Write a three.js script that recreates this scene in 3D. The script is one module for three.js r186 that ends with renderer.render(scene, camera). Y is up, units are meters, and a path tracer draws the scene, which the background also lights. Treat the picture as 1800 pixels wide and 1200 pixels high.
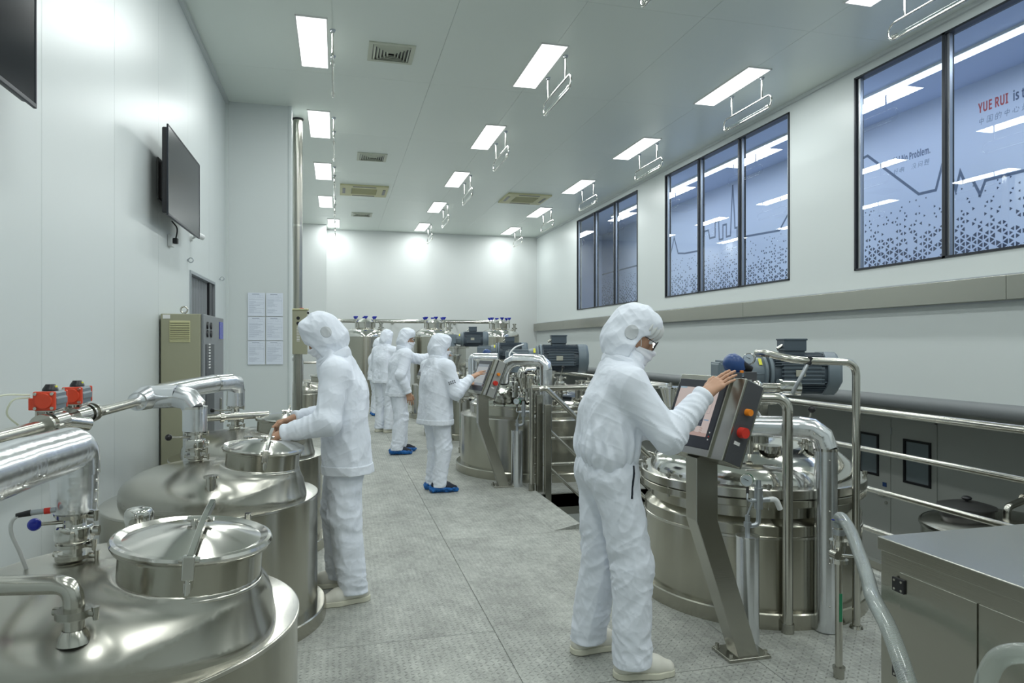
import * as THREE from 'three';
import { RoundedBoxGeometry } from 'three/addons/geometries/RoundedBoxGeometry.js';
import { mergeGeometries } from 'three/addons/utils/BufferGeometryUtils.js';
import { RectAreaLightUniformsLib } from 'three/addons/lights/RectAreaLightUniformsLib.js';
import { ImprovedNoise } from 'three/addons/math/ImprovedNoise.js';

// ---------------------------------------------------------------- camera, light level
RectAreaLightUniformsLib.init();
const scene = new THREE.Scene();
scene.background = new THREE.Color(0x05070a);
const renderer = new THREE.WebGLRenderer({ antialias: true });
renderer.toneMapping = THREE.LinearToneMapping;
renderer.toneMappingExposure = 0.80;
renderer.shadowMap.enabled = true;
const camera = new THREE.PerspectiveCamera(53.13, 1.5, 0.05, 80);
camera.position.set(0, 1.55, 0);
camera.rotation.set(0, -Math.atan(308 / 1200), 0);
camera.setViewOffset(1800, 1200, 0, -5, 1800, 1200);
const PANEL_LIGHT = 30;      // room light panels
const PANEL_GLOW = 3.0;
const CORRIDOR_LIGHT = 16;   // cool strip lamp in the corridor behind the windows
const ROOM_WHITE = new THREE.Color().setRGB(0.955, 1.0, 0.985);
const COOL = new THREE.Color().setRGB(0.79, 0.87, 1.0);

// ---------------------------------------------------------------- small helpers
const V3 = THREE.Vector3;
const P = (X, Y, Z) => new V3(X, Y, -Z);                 // Z counts metres away from the photographer
const v = (x, y, z) => new V3(x, y, z);
const TAU = Math.PI * 2;
let seed = 7;
const rnd = () => { seed = (seed * 1664525 + 1013904223) >>> 0; return seed / 4294967296; };
const rr = (a, b) => a + (b - a) * rnd();
const used = {};
const num = (n) => { const k = used[n] = (used[n] ?? -1) + 1; return k ? `${n}_${String(k).padStart(3, '0')}` : n; };
function tag(o, label, category, group) { o.userData = { label, category }; if (group) o.userData.group = group; return o; }
function thing(name, label, category, pos = [0, 0, 0], turn = 0, group) {
  const o = new THREE.Group(); o.name = num(name); scene.add(o);
  o.position.copy(P(...pos)); o.rotation.y = turn;
  return tag(o, label, category, group);
}
function copy(src, name, label, pos, turn, group) {
  const o = src.clone(); o.name = num(name); scene.add(o);
  o.userData = { ...src.userData, label }; if (group) o.userData.group = group;
  if (pos) o.position.copy(P(...pos)); if (turn !== undefined) o.rotation.y = turn;
  return o;
}
const ATTR = ['position', 'normal', 'uv'];
function flat(g) {
  const o = g.index ? g.toNonIndexed() : g;
  for (const k of Object.keys(o.attributes)) if (!ATTR.includes(k)) o.deleteAttribute(k);
  if (!o.attributes.uv) boxUV(o);
  return o;
}
const join = (list) => { list = [].concat(list); return list.length === 1 ? list[0] : mergeGeometries(list.map(flat)); };
function part(parent, name, geos, mat, label) {
  const m = new THREE.Mesh(join(geos), mat); m.name = name;
  if (label) m.userData.label = label;
  parent.add(m); return m;
}
function solo(name, label, category, geos, mat, pos = [0, 0, 0], turn = 0, group) {
  const m = new THREE.Mesh(join(geos), mat); m.name = num(name); scene.add(m);
  m.position.copy(P(...pos)); m.rotation.y = turn; return tag(m, label, category, group);
}
function struct(name, geos, mat, parent) {
  const m = geos ? new THREE.Mesh(join(geos), mat) : new THREE.Group();
  m.name = name; (parent ?? scene).add(m);
  if (!parent) m.userData.kind = 'structure';
  return m;
}
function boxUV(g) {
  const p = g.attributes.position, n = g.attributes.normal, uv = new Float32Array(p.count * 2);
  for (let i = 0; i < p.count; i++) {
    const x = p.getX(i), y = p.getY(i), z = p.getZ(i), ax = Math.abs(n.getX(i)), ay = Math.abs(n.getY(i)), az = Math.abs(n.getZ(i));
    if (ay >= ax && ay >= az) { uv[2 * i] = x; uv[2 * i + 1] = z; } else if (ax >= az) { uv[2 * i] = z; uv[2 * i + 1] = y; } else { uv[2 * i] = x; uv[2 * i + 1] = y; }
  }
  g.setAttribute('uv', new THREE.BufferAttribute(uv, 2)); return g;
}
function bo(w, h, d, x = 0, y = 0, z = 0) { const g = new THREE.BoxGeometry(w, h, d).toNonIndexed(); g.translate(x, y, z); return boxUV(g); }
function bx(w, h, d, x = 0, y = 0, z = 0, r = 0.004) {
  const g = new RoundedBoxGeometry(w, h, d, 2, Math.min(r, w / 2.01, h / 2.01, d / 2.01)); g.translate(x, y, z); return boxUV(g.index ? g.toNonIndexed() : g);
}
// box between two corners in room coordinates (X, Y, distance Z)
const rb = (x0, x1, y0, y1, z0, z1) => bo(Math.abs(x1 - x0), Math.abs(y1 - y0), Math.abs(z1 - z0), (x0 + x1) / 2, (y0 + y1) / 2, -(z0 + z1) / 2);
function along(g, a, b) {            // turn a +y geometry from a to b
  g.applyQuaternion(new THREE.Quaternion().setFromUnitVectors(v(0, 1, 0), b.clone().sub(a).normalize()));
  return g.translate((a.x + b.x) / 2, (a.y + b.y) / 2, (a.z + b.z) / 2);
}
function cy(a, b, r0, r1 = r0, seg = 20, open = false) {
  const L = a.distanceTo(b), g = new THREE.CylinderGeometry(r1, r0, L, seg, 1, open), uv = g.attributes.uv;
  for (let i = 0; i < uv.count; i++) uv.setXY(i, uv.getX(i) * TAU * r0, uv.getY(i) * L);
  return along(g, a, b);
}
function sph(x, y, z, r, sx = 1, sy = 1, sz = 1, a = 16, b = 12) { const g = new THREE.SphereGeometry(r, a, b); g.scale(sx, sy, sz); return boxUV(g.translate(x, y, z)); }
// surface of revolution round y; sharp corners of the profile stay sharp
function la(pts, seg = 40) {
  const runs = []; let run = [pts[0]];
  for (let i = 1; i < pts.length; i++) {
    run.push(pts[i]);
    if (i < pts.length - 1) {
      const a = Math.atan2(pts[i][1] - pts[i - 1][1], pts[i][0] - pts[i - 1][0]), b = Math.atan2(pts[i + 1][1] - pts[i][1], pts[i + 1][0] - pts[i][0]);
      let d = Math.abs(a - b); if (d > Math.PI) d = TAU - d;
      if (d > 0.6) { runs.push(run); run = [pts[i]]; }
    }
  }
  runs.push(run);
  const R = Math.max(...pts.map((p) => p[0]));
  return join(runs.map((q) => {
    const g = new THREE.LatheGeometry(q.map((p) => new THREE.Vector2(Math.max(p[0], 1e-4), p[1])), seg), uv = g.attributes.uv;
    for (let i = 0; i < uv.count; i++) uv.setXY(i, uv.getX(i) * TAU * R, g.attributes.position.getY(i) + Math.hypot(g.attributes.position.getX(i), g.attributes.position.getZ(i)));
    return g;
  }));
}
const ring = (r, y, t, seg = 36) => { const g = new THREE.TorusGeometry(r, t, 10, seg); g.rotateX(Math.PI / 2); return boxUV(g.translate(0, y, 0)); };
// pipe through points with rounded bends
function bendPath(pts, bend, n = 8) {
  const out = [pts[0].clone()];
  for (let i = 1; i < pts.length - 1; i++) {
    const a = pts[i - 1], b = pts[i], c = pts[i + 1], d1 = a.clone().sub(b), d2 = c.clone().sub(b);
    const k = Math.min(bend, d1.length() * 0.49, d2.length() * 0.49), p0 = b.clone().addScaledVector(d1.normalize(), k), p2 = b.clone().addScaledVector(d2.normalize(), k);
    for (let j = 0; j <= n; j++) { const t = j / n, s = 1 - t; out.push(v(0, 0, 0).addScaledVector(p0, s * s).addScaledVector(b, 2 * s * t).addScaledVector(p2, t * t)); }
  }
  out.push(pts[pts.length - 1].clone()); return out;
}
function sweep(path, rad, seg = 14, cap = true) {
  const n = path.length, pos = [], nor = [], uv = [], idx = [], R = typeof rad === 'function' ? rad : () => rad;
  let t0 = path[1].clone().sub(path[0]).normalize(), u = Math.abs(t0.y) < 0.9 ? v(0, 1, 0) : v(1, 0, 0), len = 0;
  u.sub(t0.clone().multiplyScalar(u.dot(t0))).normalize();
  const frames = [];
  for (let i = 0; i < n; i++) {
    const t = path[Math.min(i + 1, n - 1)].clone().sub(path[Math.max(i - 1, 0)]).normalize();
    u.applyQuaternion(new THREE.Quaternion().setFromUnitVectors(t0, t)); t0 = t;
    const w = new V3().crossVectors(t, u); if (i) len += path[i].distanceTo(path[i - 1]);
    frames.push([t.clone(), u.clone(), w.clone()]);
    for (let j = 0; j <= seg; j++) {
      const a = j / seg * TAU, d = u.clone().multiplyScalar(Math.cos(a)).addScaledVector(w, Math.sin(a)), r = R(i / (n - 1));
      pos.push(path[i].x + d.x * r, path[i].y + d.y * r, path[i].z + d.z * r); nor.push(d.x, d.y, d.z); uv.push(a * r, len);
    }
  }
  for (let i = 0; i < n - 1; i++) for (let j = 0; j < seg; j++) { const a = i * (seg + 1) + j, b = a + seg + 1; idx.push(a, a + 1, b, b, a + 1, b + 1); }
  if (cap) for (const e of [0, n - 1]) {
    const c = pos.length / 3, t = frames[e][0].clone().multiplyScalar(e ? 1 : -1);
    pos.push(path[e].x, path[e].y, path[e].z); nor.push(t.x, t.y, t.z); uv.push(0, 0);
    for (let j = 0; j <= seg; j++) { const k = (e * (seg + 1) + j) * 3; pos.push(pos[k], pos[k + 1], pos[k + 2]); nor.push(t.x, t.y, t.z); uv.push(0, 0); }
    for (let j = 0; j < seg; j++) e ? idx.push(c, c + 1 + j, c + 2 + j) : idx.push(c, c + 2 + j, c + 1 + j);
  }
  const g = new THREE.BufferGeometry();
  g.setAttribute('position', new THREE.Float32BufferAttribute(pos, 3)); g.setAttribute('normal', new THREE.Float32BufferAttribute(nor, 3)); g.setAttribute('uv', new THREE.Float32BufferAttribute(uv, 2));
  g.setIndex(idx); return g;
}
const pipe = (pts, r, bend = 0.06, seg = 14) => sweep(bendPath(pts, bend), r, seg);
function curve(pts, r, n = 40, seg = 10) { return sweep(new THREE.CatmullRomCurve3(pts).getPoints(n), r, seg); }
function extr(shapePts, depth, bevel = 0.003) {
  const s = new THREE.Shape(shapePts.map((p) => new THREE.Vector2(...p)));
  const g = new THREE.ExtrudeGeometry(s, { depth, bevelEnabled: bevel > 0, bevelSize: bevel, bevelThickness: bevel, bevelSegments: 2 });
  return boxUV(g.index ? g.toNonIndexed() : g);
}
// ---------------------------------------------------------------- surface of a distance field (surface nets), normals from the field
function netOf(f, lo, hi, cell) {
  const nx = Math.ceil((hi[0] - lo[0]) / cell) + 1, ny = Math.ceil((hi[1] - lo[1]) / cell) + 1, nz = Math.ceil((hi[2] - lo[2]) / cell) + 1;
  const val = new Float32Array(nx * ny * nz), B = 4, reach = cell * B * 0.87 * 1.5 + 0.02;
  for (let bz = 0; bz < nz; bz += B) for (let by = 0; by < ny; by += B) for (let bxx = 0; bxx < nx; bxx += B) {
    const c = f(lo[0] + (bxx + 1.5) * cell, lo[1] + (by + 1.5) * cell, lo[2] + (bz + 1.5) * cell), skip = Math.abs(c) > reach;
    for (let k = bz; k < Math.min(bz + B, nz); k++) for (let j = by; j < Math.min(by + B, ny); j++) for (let i = bxx; i < Math.min(bxx + B, nx); i++)
      val[(k * ny + j) * nx + i] = skip ? c : f(lo[0] + i * cell, lo[1] + j * cell, lo[2] + k * cell);
  }
  const ids = new Int32Array(nx * ny * nz).fill(-1), pos = [], idx = [], at = (i, j, k) => (k * ny + j) * nx + i;
  const E = [[0, 0, 0, 1, 0, 0], [0, 1, 0, 1, 1, 0], [0, 0, 1, 1, 0, 1], [0, 1, 1, 1, 1, 1], [0, 0, 0, 0, 1, 0], [1, 0, 0, 1, 1, 0], [0, 0, 1, 0, 1, 1], [1, 0, 1, 1, 1, 1], [0, 0, 0, 0, 0, 1], [1, 0, 0, 1, 0, 1], [0, 1, 0, 0, 1, 1], [1, 1, 0, 1, 1, 1]];
  for (let k = 0; k < nz - 1; k++) for (let j = 0; j < ny - 1; j++) for (let i = 0; i < nx - 1; i++) {
    let m = 0; for (let c = 0; c < 8; c++) if (val[at(i + (c & 1), j + (c >> 1 & 1), k + (c >> 2))] < 0) m++;
    if (m === 0 || m === 8) continue;
    let x = 0, y = 0, z = 0, n = 0;
    for (const e of E) {
      const a = val[at(i + e[0], j + e[1], k + e[2])], b = val[at(i + e[3], j + e[4], k + e[5])];
      if (a < 0 === b < 0) continue;
      const t = a / (a - b); x += e[0] + t * (e[3] - e[0]); y += e[1] + t * (e[4] - e[1]); z += e[2] + t * (e[5] - e[2]); n++;
    }
    ids[at(i, j, k)] = pos.length / 3; pos.push(lo[0] + (i + x / n) * cell, lo[1] + (j + y / n) * cell, lo[2] + (k + z / n) * cell);
  }
  const quad = (a, b, c, d, flip) => { if (a < 0 || b < 0 || c < 0 || d < 0) return; flip ? idx.push(a, c, b, a, d, c) : idx.push(a, b, c, a, c, d); };
  for (let k = 1; k < nz - 1; k++) for (let j = 1; j < ny - 1; j++) for (let i = 1; i < nx - 1; i++) {
    const s = val[at(i, j, k)] < 0;
    if (s !== val[at(i + 1, j, k)] < 0) quad(ids[at(i, j - 1, k - 1)], ids[at(i, j, k - 1)], ids[at(i, j, k)], ids[at(i, j - 1, k)], !s);
    if (s !== val[at(i, j + 1, k)] < 0) quad(ids[at(i - 1, j, k - 1)], ids[at(i - 1, j, k)], ids[at(i, j, k)], ids[at(i, j, k - 1)], !s);
    if (s !== val[at(i, j, k + 1)] < 0) quad(ids[at(i - 1, j - 1, k)], ids[at(i, j - 1, k)], ids[at(i, j, k)], ids[at(i - 1, j, k)], !s);
  }
  const nor = new Float32Array(pos.length), h = cell * 0.35;
  for (let i = 0; i < pos.length; i += 3) for (let pass = 0; pass < 2; pass++) {
    const [x, y, z] = [pos[i], pos[i + 1], pos[i + 2]];
    let gx = f(x + h, y, z) - f(x - h, y, z), gy = f(x, y + h, z) - f(x, y - h, z), gz = f(x, y, z + h) - f(x, y, z - h);
    const L = Math.hypot(gx, gy, gz) || 1; gx /= L; gy /= L; gz /= L;
    if (pass === 0) { const d = Math.max(-cell * 0.5, Math.min(cell * 0.5, f(x, y, z) / Math.max(0.5, L / (2 * h)))); pos[i] -= gx * d; pos[i + 1] -= gy * d; pos[i + 2] -= gz * d; }
    nor[i] = gx; nor[i + 1] = gy; nor[i + 2] = gz;
  }
  const g = new THREE.BufferGeometry();
  g.setAttribute('position', new THREE.Float32BufferAttribute(pos, 3)); g.setAttribute('normal', new THREE.BufferAttribute(nor, 3)); g.setIndex(idx);
  return boxUV(g);
}
function polarUV(g, cx = 0, cz = 0) { const p = g.attributes.position, uv = g.attributes.uv; for (let i = 0; i < p.count; i++) { const x = p.getX(i) - cx, z = p.getZ(i) - cz; uv.setXY(i, Math.atan2(z, x) * 0.3, Math.hypot(x, z)); } return g; }
const smin = (a, b, k) => { const h = Math.max(k - Math.abs(a - b), 0) / k; return Math.min(a, b) - h * h * k * 0.25; };
const smax = (a, b, k) => -smin(-a, -b, k);
function cap(a, b, ra, rb) {         // distance to a tapered capsule
  const [ax, ay, az] = [a.x, a.y, a.z], dx = b.x - ax, dy = b.y - ay, dz = b.z - az, q = 1 / Math.max(1e-9, dx * dx + dy * dy + dz * dz);
  return (x, y, z) => { const px = x - ax, py = y - ay, pz = z - az; let t = (px * dx + py * dy + pz * dz) * q; t = t < 0 ? 0 : t > 1 ? 1 : t; const ex = px - t * dx, ey = py - t * dy, ez = pz - t * dz; return Math.sqrt(ex * ex + ey * ey + ez * ez) - (ra + (rb - ra) * t); };
}
function ell(cx, cyy, cz, rx, ry, rz) {
  return (x, y, z) => { x -= cx; y -= cyy; z -= cz; const k0 = Math.hypot(x / rx, y / ry, z / rz), k1 = Math.hypot(x / rx / rx, y / ry / ry, z / rz / rz); return k1 < 1e-9 ? -Math.min(rx, ry, rz) : k0 * (k0 - 1) / k1; };
}
const perlin = new ImprovedNoise(), noise = (x, y, z) => perlin.noise(x + 31.7, y + 17.3, z + 57.1);

// ---------------------------------------------------------------- textures and materials
function canvas(w, h, draw) { const c = document.createElement('canvas'); c.width = w; c.height = h; draw(c.getContext('2d'), w, h); const t = new THREE.CanvasTexture(c); t.colorSpace = THREE.SRGBColorSpace; return t; }
function dataTex(n, fn, srgb, size) {        // fn(u, v) tileable, size = metres one tile covers
  const d = new Uint8Array(n * n * 4);
  for (let j = 0; j < n; j++) for (let i = 0; i < n; i++) { const c = [].concat(fn(i / n, j / n, i, j)); const o = (j * n + i) * 4; for (let k = 0; k < 3; k++) d[o + k] = Math.max(0, Math.min(255, (c[k] ?? c[0]) * 255)); d[o + 3] = 255; }
  const t = new THREE.DataTexture(d, n, n); t.wrapS = t.wrapT = THREE.RepeatWrapping; t.magFilter = THREE.LinearFilter; t.minFilter = THREE.LinearMipmapLinearFilter;
  if (srgb) t.colorSpace = THREE.SRGBColorSpace; if (size) t.repeat.set(1 / size, 1 / size); t.needsUpdate = true; return t;
}
// value noise that tiles with period p
const hash = (i, j, s) => { let h = (i * 374761393 + j * 668265263 + s * 974711) | 0; h = Math.imul(h ^ (h >>> 13), 1274126177); return ((h ^ (h >>> 16)) >>> 0) / 4294967296; };
function tn(u, w, p, q, s) { const x = u * p, y = w * q, i = Math.floor(x), j = Math.floor(y); let a = x - i, b = y - j; a = a * a * (3 - 2 * a); b = b * b * (3 - 2 * b); const H = (m, n) => hash(((m % p) + p) % p, ((n % q) + q) % q, s); return (H(i, j) * (1 - a) + H(i + 1, j) * a) * (1 - b) + (H(i, j + 1) * (1 - a) + H(i + 1, j + 1) * a) * b; }
const streak = dataTex(512, (u, w) => 0.5 + 0.30 * (tn(u, w, 6, 256, 1) - 0.5) + 0.25 * (tn(u, w, 12, 400, 2) - 0.5) + 0.25 * (tn(u, w, 4, 5, 3) - 0.5), false, 0.6);
const foilBump = dataTex(256, (u, w) => 0.5 + 0.6 * (tn(u, w, 5, 9, 4) - 0.5) + 0.3 * (tn(u, w, 13, 23, 5) - 0.5), false, 0.25);
const clothBump = dataTex(512, (u, w) => { // crumpled cotton: sharp creases between soft puffs
  const wx = u + 0.05 * tn(u, w, 5, 5, 21), wy = w + 0.05 * tn(u, w, 5, 5, 22), r = (p, q, s) => 1 - Math.abs(2 * tn(((wx % 1) + 1) % 1, ((wy % 1) + 1) % 1, p, q, s) - 1);
  return 0.15 + 0.45 * Math.pow(r(4, 3, 6), 2) + 0.28 * Math.pow(r(9, 7, 7), 2) + 0.12 * tn(u, w, 34, 30, 8);
}, false, 0.42);
const lug = (u, w) => { // one raised lug per cell, turned alternately
  const x = u * 50, y = w * 50, i = Math.floor(x), j = Math.floor(y), d = (i + j) % 2 ? 1 : -1, a = x - i - 0.5, b = y - j - 0.5, s = (a + d * b) * 0.7071, t = (a - d * b) * 0.7071;
  return Math.min(1, Math.max(0, (1 - Math.hypot(s / 0.44, t / 0.13)) * 2.2));
};
const floorGrime = dataTex(1024, (u, w) => {
  const a = tn(u, w, 5, 5, 11), b = tn(u, w, 17, 13, 12), c = tn(u, w, 60, 44, 13), e = tn(u, w, 160, 40, 14), g = tn(u, w, 340, 340, 15);
  const q = lug(u, w), worn = tn(u, w, 9, 11, 16);
  const k = 0.64 + 0.06 * (a - 0.5) + 0.07 * (b - 0.5) + 0.07 * (c - 0.5) + 0.05 * (e - 0.5) + 0.08 * (g - 0.5) - q * (0.02 + 0.10 * worn);
  return [k * 0.985, k * 1.0, k * 0.965];
}, true, 1.5);
const tread = dataTex(1024, (u, w) => lug(u, w), false, 1.5);
const lin = (r, g, b) => new THREE.Color().setRGB(r, g, b);
const std = (o) => new THREE.MeshStandardMaterial(o), phy = (o) => new THREE.MeshPhysicalMaterial(o);
const M = {
  wall: std({ color: lin(0.645, 0.69, 0.69), roughness: 0.34 }),
  wallFar: std({ color: lin(0.68, 0.71, 0.705), roughness: 0.42 }),
  grille: std({ color: lin(0.56, 0.59, 0.49), roughness: 0.45 }),
  trim: std({ color: lin(0.60, 0.63, 0.64), roughness: 0.35, metalness: 0.3 }),
  ceil: std({ color: lin(0.75, 0.81, 0.765), roughness: 0.34 }),
  seam: std({ color: lin(0.30, 0.33, 0.31), roughness: 0.7 }),
  floor: std({ color: lin(1, 1, 1), map: floorGrime, roughness: 0.62, metalness: 0.18, bumpMap: tread, bumpScale: 0.0020 }),
  floorEdge: std({ color: lin(0.34, 0.35, 0.32), roughness: 0.5, metalness: 0.6 }),
  lowFloor: std({ color: lin(0.30, 0.33, 0.31), roughness: 0.35 }),
  lowWall: std({ color: lin(0.42, 0.435, 0.41), roughness: 0.5 }),
  steel: std({ color: lin(0.55, 0.54, 0.49), metalness: 1, roughness: 0.20 }),
  lidSteel: phy({ color: lin(0.62, 0.61, 0.57), metalness: 1, roughness: 0.15, anisotropy: 0.6, anisotropyRotation: Math.PI / 2 }),
  polish: std({ color: lin(0.66, 0.655, 0.62), metalness: 1, roughness: 0.11 }),
  brushed: phy({ color: lin(0.43, 0.418, 0.355), metalness: 1, roughness: 0.22, anisotropy: 0.75, anisotropyRotation: Math.PI / 2, bumpMap: streak, bumpScale: 0.00006 }),
  dome: phy({ color: lin(0.50, 0.49, 0.44), metalness: 1, roughness: 0.255, anisotropy: 0.9, anisotropyRotation: Math.PI / 2 }),
  satin: std({ color: lin(0.41, 0.405, 0.36), metalness: 1, roughness: 0.25, bumpMap: streak, bumpScale: 0.00015 }),
  foil: std({ color: lin(0.80, 0.81, 0.83), metalness: 1, roughness: 0.20, bumpMap: foilBump, bumpScale: 0.0012 }),
  foilSmooth: std({ color: lin(0.74, 0.76, 0.79), metalness: 1, roughness: 0.24, bumpMap: foilBump, bumpScale: 0.0004 }),
  darkmetal: std({ color: lin(0.10, 0.10, 0.10), metalness: 0.8, roughness: 0.4 }),
  motor: std({ color: lin(0.075, 0.10, 0.125), roughness: 0.38 }),
  paleGrey: std({ color: lin(0.34, 0.35, 0.335), roughness: 0.4 }),
  motorLight: std({ color: lin(0.15, 0.19, 0.22), roughness: 0.42 }),
  black: std({ color: lin(0.012, 0.012, 0.015), roughness: 0.32 }),
  rubber: std({ color: lin(0.02, 0.021, 0.024), roughness: 0.7 }),
  frame: std({ color: lin(0.022, 0.026, 0.034), roughness: 0.4, metalness: 0.3 }),
  alu: std({ color: lin(0.46, 0.49, 0.52), metalness: 0.9, roughness: 0.38 }),
  cabinet: std({ color: lin(0.335, 0.335, 0.235), roughness: 0.45 }),
  cream: std({ color: lin(0.62, 0.60, 0.36), roughness: 0.5 }),
  greyPaint: std({ color: lin(0.20, 0.215, 0.225), roughness: 0.45 }),
  panelGrey: std({ color: lin(0.095, 0.098, 0.108), roughness: 0.33, metalness: 0.35 }),
  bezel: std({ color: lin(0.028, 0.030, 0.040), roughness: 0.28 }),
  red: std({ color: lin(0.62, 0.035, 0.022), roughness: 0.38 }),
  orangeRed: std({ color: lin(0.66, 0.065, 0.025), roughness: 0.36 }),
  orange: std({ color: lin(0.85, 0.26, 0.02), roughness: 0.3 }),
  blue: std({ color: lin(0.012, 0.028, 0.42), roughness: 0.22 }),
  lampBlue: std({ color: lin(0.018, 0.06, 0.20), roughness: 0.35 }),
  yellow: std({ color: lin(0.75, 0.72, 0.05), roughness: 0.5 }),
  green: std({ color: lin(0.02, 0.22, 0.10), roughness: 0.5 }),
  white: std({ color: lin(0.78, 0.78, 0.77), roughness: 0.45 }),
  plastic: std({ color: lin(0.70, 0.72, 0.72), roughness: 0.4 }),
  cloth: std({ color: lin(0.80, 0.845, 0.93), roughness: 0.82, bumpMap: clothBump, bumpScale: 0.0075 }),
  trousers: std({ color: lin(0.80, 0.845, 0.93), roughness: 0.82, bumpMap: clothBump, bumpScale: 0.0042 }),
  clothBand: std({ color: lin(0.77, 0.81, 0.88), roughness: 0.85, bumpMap: clothBump, bumpScale: 0.006 }),
  mesh: std({ color: lin(0.56, 0.585, 0.61), roughness: 0.9 }),
  mask: std({ color: lin(0.82, 0.84, 0.90), roughness: 0.85, bumpMap: clothBump, bumpScale: 0.002 }),
  skin: std({ color: lin(0.50, 0.285, 0.185), roughness: 0.52 }),
  hair: std({ color: lin(0.012, 0.010, 0.010), roughness: 0.6 }),
  shoe: std({ color: lin(0.70, 0.69, 0.62), roughness: 0.6 }),
  sole: std({ color: lin(0.64, 0.63, 0.52), roughness: 0.65 }),
  cover: std({ color: lin(0.010, 0.145, 0.48), roughness: 0.3, bumpMap: foilBump, bumpScale: 0.004 }),
  navy: std({ color: lin(0.012, 0.016, 0.03), roughness: 0.7 }),
  glass: phy({ color: lin(0.86, 0.93, 0.99), transmission: 1, thickness: 0, roughness: 0.0, ior: 1.62 }),
  clear: phy({ color: lin(0.95, 0.97, 0.96), transmission: 1, thickness: 0, roughness: 0.05, ior: 1.45 }),
  hose: phy({ color: lin(0.88, 0.92, 0.90), transmission: 0.85, thickness: 0, roughness: 0.16, ior: 1.42 }),
  airline: phy({ color: lin(0.88, 0.90, 0.78), transmission: 0.5, thickness: 0, roughness: 0.3 }),
  screenOff: phy({ color: lin(0.010, 0.013, 0.020), roughness: 0.22, ior: 1.4, specularIntensity: 0.5 }),
  screenDark: phy({ color: lin(0.008, 0.010, 0.015), roughness: 0.16, ior: 1.4, specularIntensity: 0.2 }),
  corridor: std({ color: lin(0.60, 0.68, 0.86), roughness: 0.6 }),
  corridorCeil: std({ color: lin(0.60, 0.68, 0.86), roughness: 0.6 }),
  blueCable: std({ color: lin(0.05, 0.17, 0.36), roughness: 0.5 }),
};
// ---------------------------------------------------------------- the room (platform floor y = 0, ceiling 4.72, lower hall floor y = -1.59)
const CEIL = 4.72, XL = -1.4, XR = 5.75, ZB = 19.45, ZF = -3.2, XE = 3.6, LOW = -1.59, XLOW = 7.49;
const nth = ['nearest', 'second', 'third', 'fourth', 'fifth', 'sixth', 'seventh'];
{ // platform deck: chequer plates with narrow joints over a dark carrier
  const floor = struct('floor', null);
  struct('deck_slab', [rb(XL, 2.0, -0.14, -0.006, ZF, ZB), rb(2.0, XE, -0.14, -0.006, ZF, 5.4), rb(2.0, XE, -0.14, -0.006, 6.75, ZB)], M.floorEdge, floor);
  const cols = [XL, -0.394, 0.826, 2.0, 3.1, XE];
  for (let c = 0; c < 5; c++) {
    let zs = []; for (let z = ZF - (c % 2 ? 0.67 : 0) ; z < ZB; z += 2.44) zs.push(Math.max(ZF, +z.toFixed(2))); zs.push(ZB);
    if (c === 1) zs = [ZF, -1.28, 1.16, 3.6, 6.04, 8.48, 10.92, 13.36, 15.8, ZB];
    if (c === 2) zs = [ZF, -1.95, 0.49, 2.93, 5.37, 7.81, 10.25, 12.69, 15.13, 17.57, ZB];
    if (c > 2) zs = [ZF, -1.0, 1.2, 3.2, 5.4, 6.75, 9.0, 11.4, 13.8, 16.2, ZB];
    for (let i = 0; i < zs.length - 1; i++) {
      if (c > 2 && zs[i] === 5.4) continue;
      const g = rb(cols[c] + 0.0018, cols[c + 1] - 0.0018, -0.006, 0, zs[i] + 0.0018, zs[i + 1] - 0.0018);
      const uv = g.attributes.uv, ox = rnd(), oy = rnd(); for (let k = 0; k < uv.count; k++) uv.setXY(k, uv.getX(k) + Math.round(ox * 20) * 0.03, uv.getY(k) + Math.round(oy * 20) * 0.03);
      struct('floor_plate', g, M.floor, floor);
    }
  }
  struct('edge_beam', [rb(XE, XE + 0.06, -0.22, 0.05, ZF, ZB), rb(2.0, XE, -0.22, 0.045, 5.33, 5.40), rb(2.0, XE, -0.22, 0.0, 6.75, 6.80), rb(1.98, 2.0, -0.22, -0.005, 5.4, 6.75)], M.satin, floor);
  const low = struct('floor_lower', rb(XL - 0.2, XLOW + 0.2, LOW - 0.15, LOW, ZF - 0.2, ZB + 0.2), M.lowFloor);
}
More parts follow.
